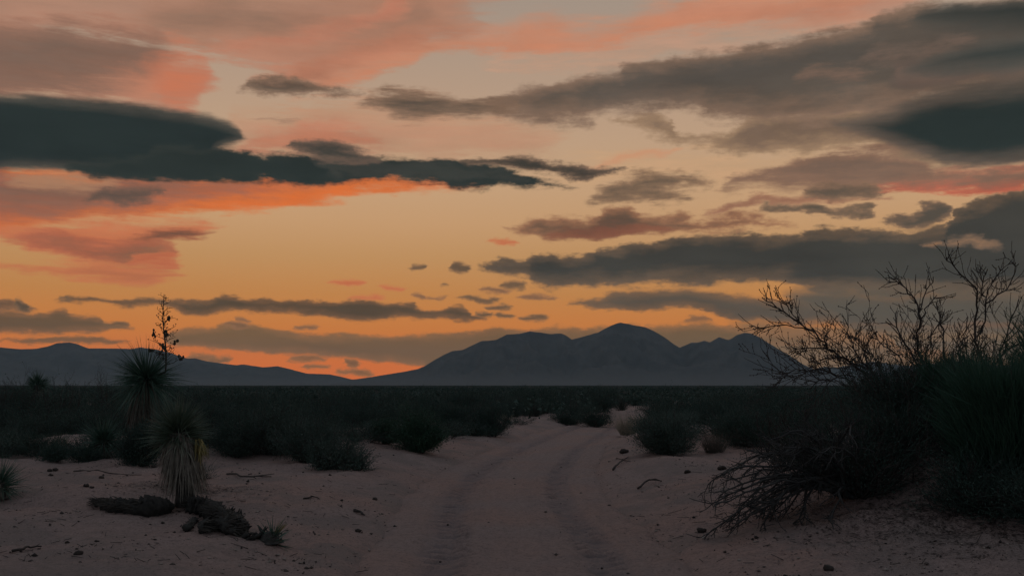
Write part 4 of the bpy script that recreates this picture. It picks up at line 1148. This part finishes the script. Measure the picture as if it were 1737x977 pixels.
for li, (ptsx, r0) in enumerate(LIMBS):
    pp = P(ptsx)
    dd = 12.6 + random.uniform(-0.7, 0.7)
    if li in (1, 2, 3): dd = D0
    if li in (5, 6): dd = DB
    if li in (9, 10, 11, 15): dd = DC
    if li == 0: D0 = dd
    if li == 4: DB = dd
    if li == 8: DC = dd
    main = pp[0][1] > 700
    W3 = []
    for k, (x, y) in enumerate(pp):
        d2 = dd + 0.10 * math.sin(k * 1.7 + li)
        q = AT(x, y, d2)
        if main and k == 0:
            q = at_ground((x - CX) / FPX * 12.9 + 0.0, 12.9 + random.uniform(-0.2, 0.2)); q.z -= 0.05
        W3.append(np.array(q) - np.array(MQ))
    W3 = np.array(W3)
    # finer zigzag between the traced points
    fine = [W3[0]]
    for a, b in zip(W3[:-1], W3[1:]):
        m = 3 if np.linalg.norm(b - a) > 0.25 else 2
        for j in range(1, m + 1):
            q = a + (b - a) * j / m
            if j < m: q = q + rng.normal(scale=0.016, size=3)
            fine.append(q)
    fine = np.array(fine)
    lb = MB(); lb.tube(fine, np.linspace(r0, 0.0055, len(fine)), 5)
    limb = lb.build("limb", M['twig'], mroot, True)
    tw, tips, buds = MB(), [], []
    for k in range(3, len(fine) - 1):
        dv = unit(fine[min(k + 1, len(fine) - 1)] - fine[k - 1])
        frac = k / len(fine)
        for rep in range(3 if frac > 0.2 else 1):
            if rng.random() < (0.95 if fine[k][2] + MQ.z < 2.1 else 0.6):
                ax = unit(rng.normal(size=3)); s = unit(np.cross(dv, ax))
                low = fine[k][2] + MQ.z < 1.95
                grow(tw, fine[k], dv + s * 0.8 + np.array([0, 0, 0.15]), rng.uniform(0.12, 0.34) * (1.8 if low else 1.0), 0.0050, 2 if low else (1 if rng.random() < 0.6 else 0), tips, 0.24, 5, 0.04, 3, 0.75, (1, 3), 0.6, buds, 0.0030)
    buds += [f for f in fine[4:]]
    B = np.array(buds)
    nb = len(B)
    octV = np.array([[1, 0, 0], [-1, 0, 0], [0, 1, 0], [0, -1, 0], [0, 0, 1.3], [0, 0, -1.3]]) * 0.0072
    octF = np.array([[0, 2, 4], [2, 1, 4], [1, 3, 4], [3, 0, 4], [2, 0, 5], [1, 2, 5], [3, 1, 5], [0, 3, 5]])
    sc = (0.5 + 0.8 * rng.random(nb))[:, None, None]
    Vb = (B[:, None, :] + octV[None] * sc).reshape(-1, 3)
    Fb = (np.arange(nb)[:, None, None] * 6 + octF[None]).reshape(-1, 3)
    tw.add(Vb, None, Fb)
    tw.build("twigs", M['twig'], limb, kind="stuff")

# tangle of stems at its foot
g = at_ground(5.0, 12.6)
bush("thicket", g, 0.95, 1.15, 120, 2, 7000, 0.024, 71, "dark tangled thicket at the foot of the tall bare shrub", 'bush', "shrub", stemr=0.011, kids=(3, 5))
g = at_ground(6.6, 13.2)
bush("thicket", g, 1.15, 1.3, 110, 2, 6000, 0.024, 72, "dark tangled thicket behind the green broom bush", 'bush', "shrub", stemr=0.011, kids=(3, 5))
g = at_ground(3.95, 14.2)
bush("thicket", g, 0.85, 0.9, 80, 2, 4500, 0.024, 74, "dark twiggy thicket left of the tall bare shrub", 'bush', "shrub", stemr=0.009, kids=(3, 5))
g = at_ground(4.45, 11.1)
bush("thicket", g, 0.72, 0.85, 110, 2, 9000, 0.024, 75, "dark tangled thicket between the sprawling shrub and the broom tuft", 'bush', "shrub", stemr=0.010, kids=(3, 5))
M['grey_twig'] = leafmat("grey_twig", (0.026, 0.028, 0.027), (0.075, 0.074, 0.068), 10.0, 0.85)
# sprawling shrub whose branches fan out low over the sand to the left
hub = G(1440, 842)
rng = np.random.default_rng(91)
sroot = empty("sprawling_shrub", hub)
tag(sroot, "sprawling bare shrub fanning low branches over the sand toward the track", "shrub")
ENDS = [(1228, 930), (1280, 938), (1300, 912), (1345, 945), (1395, 930), (1258, 880), (1320, 870), (1225, 812), (1222, 850), (1300, 745), (1340, 735), (1288, 770), (1244, 799), (1262, 812), (1240, 832), (1242, 872), (1290, 852), (1238, 915), (1268, 905), (1310, 930), (1335, 905), (1365, 752), (1320, 758), (1400, 745), (1440, 738), (1380, 770),
        (1250, 850), (1300, 885), (1355, 925), (1330, 790), (1275, 790), (1470, 745), (1345, 770), (1305, 810), (1410, 765), (1285, 835)]
for i, (ex, ey) in enumerate(ENDS):
    q = AT(ex, ey, hub.y + rng.uniform(-0.9, 0.3))
    gz_ = at_ground(q.x, q.y).z
    if q.z < gz_ + 0.05: q.z = gz_ + 0.05 + 0.05 * rng.random()
    a = np.array([rng.uniform(-.12, .25), rng.uniform(-.2, .2), 0.0]); b = np.array(q) - np.array(hub)
    n = 9; tt = np.linspace(0, 1, n)
    pts = a[None] * (1 - tt)[:, None] + b[None] * tt[:, None]
    pts[:, 2] += 0.20 * np.sin(tt * np.pi) * (1 if i % 3 else 1.6)
    pts[:, 0] += 0.08 * np.sin(tt * 4.2 + i) * tt
    pts[1:-1] += rng.normal(scale=0.02, size=(n - 2, 3))
    lb = MB(); lb.tube(pts, np.linspace(0.021, 0.007, n), 5)
    limb = lb.build("limb", M['grey_twig'], sroot, True)
    tw, tips = MB(), []
    for k in range(2, n):
        for rep in range(2 if k < 7 else 3):
            dv = unit(pts[k] - pts[k - 1]); s = unit(np.cross(dv, rng.normal(size=3)))
            grow(tw, pts[k], dv + s * 0.5, rng.uniform(0.12, 0.30), 0.007, 1, tips, 0.38, 5, 0.0, 3, 0.7, (0, 2), 0.6, None, 0.0035)
    T = np.array([t[0] for t in tips]); w = rng.integers(0, len(T), 160)
    tw.leaves(T[w] + rng.normal(scale=0.03, size=(160, 3)), np.full(160, 0.018), 0, 0.4)
    tw.build("twigs", M['grey_twig'], limb, kind="stuff")
g = G(1450, 838)
bush("thicket", g, 0.78, 0.85, 110, 2, 8000, 0.022, 73, "low dark thicket over the hub of the sprawling shrub", 'bush', "shrub", stemr=0.009, kids=(3, 5), lean=(0.25, 0.1))

g = at_ground(4.75, 8.75)
bush("thicket", g, 0.42, 0.6, 90, 2, 8000, 0.022, 78, "lowest dark thicket in the bottom right corner", 'bush', "shrub", stemr=0.008, kids=(2, 4))
# green broom bush at the right edge
def broom(loc, H, R, n, label, seed):
    global rng
    rng = np.random.default_rng(seed)
    root = empty("broom_bush", loc); tag(root, label, "bush", "green broom bushes")
    mb, st = MB(), MB()
    a = rng.random(n) * 2 * np.pi; q = np.sqrt(rng.random(n))
    o = np.stack([np.cos(a) * q, np.sin(a) * q, 0 * a], 1)
    base = o * R * 0.55; base[:, 2] += rng.random(n) ** 1.4 * H * 0.6
    base[:, :2] *= (1 + 0.4 * rng.random(n))[:, None]
    mb.blades(base, o * (0.25 + 0.9 * q[:, None] * rng.random((n, 1))) + np.array([0, 0, 1.0]) + rng.normal(scale=0.28, size=(n, 3)), H * 0.5 * (0.45 + 0.65 * rng.random(n)), 0.006 + 0.005 * rng.random(n), 0.05 * rng.random(n), 3)
    mb.build("green_stems", M['broom'], root, kind="stuff")
    for i in range(40):
        j = rng.integers(0, n); e = base[j] + np.array([0, 0, H * 0.3])
        st.tube([o[j] * R * 0.25 + np.array([0, 0, -0.03]), (o[j] * R * 0.4 + e) * 0.5, e], [0.012, 0.009, 0.005], 4)
    st.build("woody_stems", M['twig'], root, kind="stuff")
broom(at_ground(4.8, 9.6), 1.15, 0.72, 9500, "dense green broom-like bush at the right edge below the bare branches", 81)
broom(at_ground(4.75, 10.7), 0.8, 0.5, 2600, "smaller green broom tuft left of the dense broom-like bush", 82)
broom(at_ground(5.9, 10.3), 1.15, 0.9, 4500, "further green broom bush cut by the right edge", 83)

g = at_ground(4.35, 9.3)
bush("thicket", g, 0.45, 0.6, 90, 2, 7500, 0.022, 76, "low dark thicket in front of the broom bush at the right edge", 'bush', "shrub", stemr=0.008, kids=(2, 4))
g = at_ground(4.0, 10.5)
bush("thicket", g, 0.55, 0.75, 100, 2, 8000, 0.020, 77, "low dark sprigs on the bank between the sprawling shrub and the broom", 'bush', "shrub", stemr=0.007, kids=(2, 4), lean=(0.3, 0))
# ------------------------------------------------------------------ scrub belt: individual bushes, then the far mass
variants = []
for i, (H, R, nst, nl, lm) in enumerate(((1.0, 0.95, 50, 6500, 'bush'), (1.15, 0.9, 46, 6000, 'bush'), (0.8, 1.0, 46, 6000, 'bush2'), (1.15, 1.1, 60, 7500, 'bush'), (0.7, 0.7, 40, 4000, 'bush2'), (1.25, 0.7, 56, 1600, 'bush'))):
    st, lf = bush_mesh(H, R, nst, 1, nl, 0.036, 200 + i, stemr=0.011, clump=0.10)
    n0_ = st.n
    for q, mq in zip(st.Q, st.mq): pass
    mb = MB()
    mb.add(np.concatenate(st.V), np.concatenate(st.Q), None, 0)
    mb.add(np.concatenate(lf.V), np.concatenate(lf.Q), None, 1)
    variants.append(mb.mesh("scrub_bush", [M['twig'], M[lm]]))
FRX = np.array([-300, 0, 100, 240, 330, 400, 520, 600, 680, 760, 850, 880, 1040, 1062, 1130, 1300, 1450, 1737, 2000])
FRY = np.array([764, 764, 766, 764, 750, 748, 748, 742, 738, 733, 722, 713, 713, 727, 735, 738, 742, 742, 742])
rs = np.random.default_rng(5)
cand = []
def try_row(n, lo, hi, gap):
    """scatter bushes between two distances behind the front of the belt (in photograph rows)"""
    k = 0; t = 0
    while k < n and t < 30000:
        t += 1
        px = rs.uniform(-60, 1800)
        front = float(np.interp(px, FRX, FRY))
        py = front - rs.uniform(lo, hi)
        if py < 676: continue
        u, v = ray(px, py); d = -CAMH / v
        x, y = u * d, d
        if abs(x - float(road_x(y))) < 2.6: continue
        if any((x - c[0]) ** 2 + (y - c[1]) ** 2 < gap ** 2 for c in cand): continue
        cand.append((x, y, px, lo == 0)); k += 1
for px_, dy_ in ((-15, 2), (22, 0), (60, 6), (98, 3), (128, 8), (160, 2), (200, 5), (262, 4), (300, 2), (336, 4)):
    f_ = float(np.interp(px_, FRX, FRY)) - dy_
    u_, v_ = ray(px_, f_); d_ = -CAMH / v_
    cand.append((u_ * d_, d_, px_, True))
try_row(46, 0, 7, 1.25)
try_row(110, 4, 22, 1.15)
try_row(140, 14, 50, 1.2)
REG = [(-200, 130, "left of the stemless yucca"), (130, 370, "behind the yuccas"), (370, 620, "behind the hummock bush"), (620, 880, "behind the dense round bush"),
       (880, 1060, "beyond the end of the track"), (1060, 1260, "behind the broad bank bush"), (1260, 1500, "behind the sprawling shrub"), (1500, 2200, "behind the tall bare shrub")]
ORD = ["first", "second", "third", "fourth", "fifth", "sixth", "seventh", "eighth", "ninth", "tenth", "eleventh", "twelfth"]
for r0, r1, where in REG:
    row = sorted([c for c in cand if r0 <= c[2] < r1], key=lambda c: c[2])
    fr = 0
    for x, y, px, front in row:
        me = variants[int(rs.integers(0, len(variants)))]
        o = bpy.data.objects.new("scrub_bush", me)
        COL.objects.link(o)
        s = rs.uniform(0.75, 1.12) * (0.85 if front else 1.0)
        if x / y < -0.44: s *= 1.18
        o.location = (x, y, float(terrain(np.array([x]), np.array([y]))[0]) - 0.02)
        o.rotation_euler = (0, 0, rs.uniform(0, 6.28))
        o.scale = (s * rs.uniform(0.95, 1.3), s * rs.uniform(0.95, 1.3), s)
        if front and fr < 12:
            lab = "%s bush from the left in front scrub row %s" % (ORD[fr], where); fr += 1
        else:
            lab = "dark bush in the back scrub rows " + where
        tag(o, lab, "bush", "scrub bushes " + where)

sprigs = []
for i in range(4):
    st, lf = bush_mesh(0.38, 0.5 + 0.15 * i, 22, 1, 1500, 0.03, 260 + i, stemr=0.007, clump=0.07)
    mb = MB(); mb.add(np.concatenate(st.V), np.concatenate(st.Q), None, 0); mb.add(np.concatenate(lf.V), np.concatenate(lf.Q), None, 1)
    sprigs.append(mb.mesh("low_sprig", [M['twig'], M['bush2' if i % 2 else 'bush']]))
k = 0
while k < 52:
    px = rs.uniform(-20, 1330); fy = float(np.interp(px, FRX, FRY))
    py = fy + rs.uniform(-6, 12)
    g = G(px, py)
    if abs(g.x - float(road_x(g.y))) < 2.3 or 900 < px < 1050: continue
    o = bpy.data.objects.new("low_sprig", sprigs[int(rs.integers(0, 4))]); COL.objects.link(o)
    o.location = g - Vector((0, 0, 0.02)); o.rotation_euler = (0, 0, rs.uniform(0, 6.28)); s = rs.uniform(0.7, 1.3); o.scale = (s * rs.uniform(0.9, 1.6), s, s * rs.uniform(0.7, 1.1))
    where = [w for r0, r1, w in REG if r0 <= px < r1][0]
    tag(o, "low sprig at the sand edge of the scrub " + where, "sprig", "low sprigs along the sand edge " + where)
    k += 1

# the rest of the scrub reads as one mass
def far_scrub():
    r = np.random.default_rng(9)
    pts = []
    for d0, d1, n in ((40, 110, 2400), (110, 400, 4200), (400, 1600, 3200)):
        d = np.sqrt(r.random(n) * (d1 ** 2 - d0 ** 2) + d0 ** 2)
        a = r.uniform(-0.62, 0.62, n)
        pts.append(np.stack([d * np.tan(a), d], 1))
    pts = np.concatenate(pts)
    keep = np.abs(pts[:, 0] - road_x(pts[:, 1])) > 2.8
    pts = pts[keep]
    n = len(pts); K = 26
    H = r.uniform(0.5, 1.15, n); R = H * r.uniform(0.6, 1.1, n)
    dist = pts[:, 1]
    big = np.clip(dist / 120.0, 1.0, 6.0)
    a = r.random((n, K)) * 2 * np.pi; q = np.sqrt(r.random((n, K))); zf = r.random((n, K)) ** 0.7
    c = np.stack([pts[:, None, 0] + np.cos(a) * q * (R * big)[:, None] * 0.8, pts[:, None, 1] + np.sin(a) * q * (R * big)[:, None] * 0.8,
                  zf * (H * 0.85)[:, None] * np.sqrt(1 - 0.7 * q ** 2)], -1)
    c[..., 2] += terrain(pts[:, 0], pts[:, 1])[:, None]
    sz = 0.16 * np.sqrt(big)[:, None, None] * (0.6 + 0.8 * r.random((n, K)))[:, :, None]
    d1 = r.normal(size=(n, K, 3)); d1[..., 2] += 0.5; d1 /= np.linalg.norm(d1, axis=-1, keepdims=True)
    d2 = np.cross(d1, r.normal(size=(n, K, 3))); d2 /= np.linalg.norm(d2, axis=-1, keepdims=True)
    V = np.stack([c - d2 * sz * 0.55, c + d2 * sz * 0.55, c + d1 * sz], 2).reshape(-1, 3)
    F = np.arange(len(V)).reshape(-1, 3)
    o = link("scrub", mesh_from("scrub", V, None, F, [M['bush']]))
    tag(o, "far dark scrub covering the plain up to the mountains", "scrub", None, "stuff")
far_scrub()

# ------------------------------------------------------------------ small things on the sand
def stick(pts, r, label, seed, lift=0.01, forks=0):
    global rng
    rng = np.random.default_rng(seed)
    Wp = [G(*p) for p in pts]; o0 = Wp[0]
    n = 9; tt = np.linspace(0, 1, n); t0 = np.linspace(0, 1, len(Wp))
    A = np.array([[p.x, p.y, p.z] for p in Wp])
    pp = np.stack([np.interp(tt, t0, A[:, k]) for k in range(3)], 1)
    pp[1:-1, :2] += rng.normal(scale=0.012, size=(n - 2, 2))
    pp[:, 2] = terrain(pp[:, 0], pp[:, 1]) + r + lift * np.sin(tt * np.pi) 
    pp -= np.array(o0)
    mb = MB(); mb.tube(pp, np.linspace(r, r * 0.45, n), 5)
    for k in range(forks):
        i = int(rng.integers(2, n - 2)); d = unit(pp[i + 1] - pp[i]); s = np.array([-d[1], d[0], 0.25]) * (1 if k % 2 else -1)
        mb.tube([pp[i], pp[i] + (d + s * 0.7) * 0.08, pp[i] + (d * 1.2 + s * 0.9) * 0.16], [r * 0.6, r * 0.5, r * 0.3], 4)
    o = link("dry_stick", mb.mesh("dry_stick", [M['twig']], True), None, o0)
    tag(o, label, "stick", "dry sticks on the sand")
stick([(385, 806), (405, 812), (430, 813), (460, 810)], 0.016, "dark forked stick on the sand right of the stout yucca", 101, 0.03, 3)
stick([(125, 800), (180, 803), (240, 806)], 0.011, "long thin straight stick left of the stout yucca", 102, 0.0)
stick([(20, 938), (45, 934), (70, 929)], 0.014, "grey stick on the sand in the bottom left corner", 103)
stick([(1082, 830), (1098, 822), (1122, 818)], 0.018, "curved bare branch lying on the bank right of the track", 104, 0.05, 1)
stick([(1040, 798), (1054, 788), (1066, 776)], 0.02, "short dark root poking out of the bank below the broad bush", 106, 0.05, 2)
stick([(515, 847), (530, 845), (542, 848)], 0.012, "short thin stick on the slope left of the track", 108)
stick([(600, 868), (610, 872), (618, 876)], 0.02, "dark chip of wood on the slope left of the ruts", 110)

def clods(px, py, n, size, label, seed, spread=0.10, kind_="clod"):
    global rng
    rng = np.random.default_rng(seed)
    g = G(px, py); mb = MB()
    for i in range(n):
        x = g.x + (rng.normal() * spread if n > 1 else 0); y = g.y + (rng.normal() * spread * 0.5 if n > 1 else 0)
        z = float(terrain(np.array([x]), np.array([y]))[0]); r = size * rng.uniform(0.6, 1.2)
        lump(mb, np.array([x, y, z + r * 0.35]) - np.array(g), r, (1.2, 1, 0.75), seed + i, 0, 2, 0.6)
    o = link("clod", mb.mesh("clod", [M['clod']], True), None, g)
    tag(o, label, "clod", "dark clods on the sand")
for (x, y, s, lb_) in ((84, 800, 0.055, "smaller dark clod left of the big pair on the left sand"), (94, 798, 0.075, "largest dark clod on the sand left of the yuccas"), (86, 807, 0.04, "flat dark clod just below the largest one"),
                       (172, 811, 0.05, "round dark clod alone between the stick and the yucca log"), (146, 825, 0.06, "dark clod at the left of the pair above the fallen trunk"), (156, 828, 0.045, "dark clod at the right of the pair above the fallen trunk"),
                       (246, 790, 0.09, "dark clod at the foot of the tall yucca"), (262, 793, 0.06, "small dark clod right of the one under the tall yucca"),
                       (133, 941, 0.035, "dark clod on the gravel near the bottom left"), (114, 921, 0.03, "tiny dark clod above the one near the bottom left"),
                       (607, 902, 0.05, "flat dark clod left of the tyre marks"), (636, 848, 0.035, "small dark clod high on the slope left of the ruts"),
                       (1166, 802, 0.05, "dark clod below the broad bush on the right"), (1225, 796, 0.07, "pale brown clod at the edge of the right bank"),
                       (1058, 768, 0.09, "dark clod under the left end of the broad bush"), (1404, 966, 0.05, "dark clod at the bottom of the right bank"),
                       (1190, 902, 0.05, "dark clump on the sand right of the ruts"), (830, 741, 0.07, "dark clod beside the bush at the bend of the track"), ):
    clods(x, y, 1, s * 0.75, lb_, int(x) + int(y))

# pebbles and broken twigs strewn over the sand, nobody could count them
def litter():
    r = np.random.default_rng(15)
    n = 20000
    d = 7.6 + 26 * r.random(n) ** 1.7
    x = d * r.uniform(-0.56, 0.56, n)
    s = np.abs(x - road_x(d))
    dens = 0.08 + 1.9 * np.clip(fbm(x * 0.8, d * 0.8, 4, 51, 0.6) + 0.02, 0, 1)
    keep = (r.random(n) < dens) & ((s > 1.35) | (r.random(n) < 0.14))
    x, d = x[keep], d[keep]; n = len(x)
    z = terrain(x, d) + np.where(np.abs(x - road_x(d)) < 1.5, -0.01, 0)
    sz = 0.005 + 0.014 * r.random(n) ** 4
    octV = np.array([[1, 0, 0], [-1, 0, 0], [0, 1, 0], [0, -1, 0], [0, 0, 0.8], [0, 0, -0.8]])
    octF = np.array([[0, 2, 4], [2, 1, 4], [1, 3, 4], [3, 0, 4], [2, 0, 5], [1, 2, 5], [3, 1, 5], [0, 3, 5]])
    jit = 1 + 0.35 * r.normal(size=(n, 6, 1)).clip(-1.5, 1.5)
    V = np.stack([x, d, z + sz * 0.4], -1)[:, None, :] + octV[None] * jit * sz[:, None, None] * np.array([1.3, 1.1, 1])
    F = (np.arange(n)[:, None, None] * 6 + octF[None]).reshape(-1, 3)
    mi = np.repeat(r.integers(0, 3, n), 8)
    m1 = leafmat("pebble_pale", (0.22, 0.18, 0.15), (0.42, 0.36, 0.31), 3.0, 0.95); m2 = leafmat("pebble_dark", (0.06, 0.05, 0.045), (0.16, 0.13, 0.11), 3.0, 0.95)
    o = link("pebbles", mesh_from("pebbles", V.reshape(-1, 3), None, F, [m1, m2, M['clod']], False, mi))
    tag(o, "small pebbles and crumbs strewn over the sand", "pebbles", None, "stuff")
    # twigs
    n = 2600
    d = 7.8 + 24 * r.random(n) ** 1.6
    x = d * r.uniform(-0.56, 0.56, n)
    s = np.abs(x - road_x(d)); dens = 0.15 + 1.3 * np.clip(fbm(x * 0.5 + 9, d * 0.5, 3, 61) + 0.1, 0, 1)
    dens = dens + 0.9 * np.exp(-((x - 5.2) / 2.2) ** 2 - ((d - 11.0) / 2.4) ** 2)
    keep = (r.random(n) < dens) & (s > 1.4)
    x, d = x[keep], d[keep]; n = len(x)
    mb = MB(); a = r.random(n) * 2 * np.pi; L = 0.03 + 0.13 * r.random(n) ** 2
    x2, d2 = x + np.cos(a) * L, d + np.sin(a) * L
    A = np.stack([x, d, terrain(x, d) + 0.006], -1); B = np.stack([x2, d2, terrain(x2, d2) + 0.008 + 0.02 * r.random(n)], -1)
    s3 = np.stack([-np.sin(a), np.cos(a), 0 * a], -1) * 0.0035; up = np.array([0, 0, 0.006])
    V = np.stack([A - s3, A + s3, A + up, B - s3 * .6, B + s3 * .6, B + up * .7], 1).reshape(-1, 3)
    i = (np.arange(n) * 6)[:, None, None]
    Q = (i + np.array([[0, 1, 4, 3], [1, 2, 5, 4], [2, 0, 3, 5]])[None]).reshape(-1, 4)
    o = link("twig_litter", mesh_from("twig_litter", V, Q, None, [M['twig']]))
    tag(o, "broken twigs scattered over the sand", "twigs", None, "stuff")
litter()

M['duff'] = leafmat("duff", (0.045, 0.038, 0.032), (0.13, 0.10, 0.085), 6.0, 0.95)
def duff(cx, cy, rx, ry, n, label, seed):
    """dark fallen leaves and twig ends lying under the shrubs"""
    r = np.random.default_rng(seed)
    q = np.abs(r.normal(size=n)) * 0.55; a = r.random(n) * 2 * np.pi
    x = cx + rx * q * np.cos(a); y = cy + ry * q * np.sin(a)
    pos = np.stack([x, y, terrain(x, y) + 0.004 + 0.012 * r.random(n)], -1)
    d1 = np.stack([np.cos(a * 7), np.sin(a * 7), 0.15 * r.normal(size=n)], -1); d2 = np.stack([-np.sin(a * 7), np.cos(a * 7), 0.25 * r.normal(size=n)], -1)
    L = (0.006 + 0.024 * r.random(n) ** 3)[:, None]
    V = np.stack([pos - d1 * L, pos + d2 * L * 0.35, pos + d1 * L, pos - d2 * L * 0.35], 1).reshape(-1, 3)
    o = link("leaf_litter", mesh_from("leaf_litter", V, np.arange(4 * n).reshape(-1, 4), None, [M['duff']]))
    tag(o, label, "leaf litter", None, "stuff")
duff(4.9, 9.9, 2.2, 2.2, 80000, "dark leaf litter under the shrubs on the right bank", 301)
duff(-4.9, 20.8, 1.8, 0.9, 6000, "dark leaf litter under the growth on the left hummock", 302)
duff(-4.2, 12.9, 1.0, 0.6, 4000, "leaf litter round the foot of the stout yucca", 303)
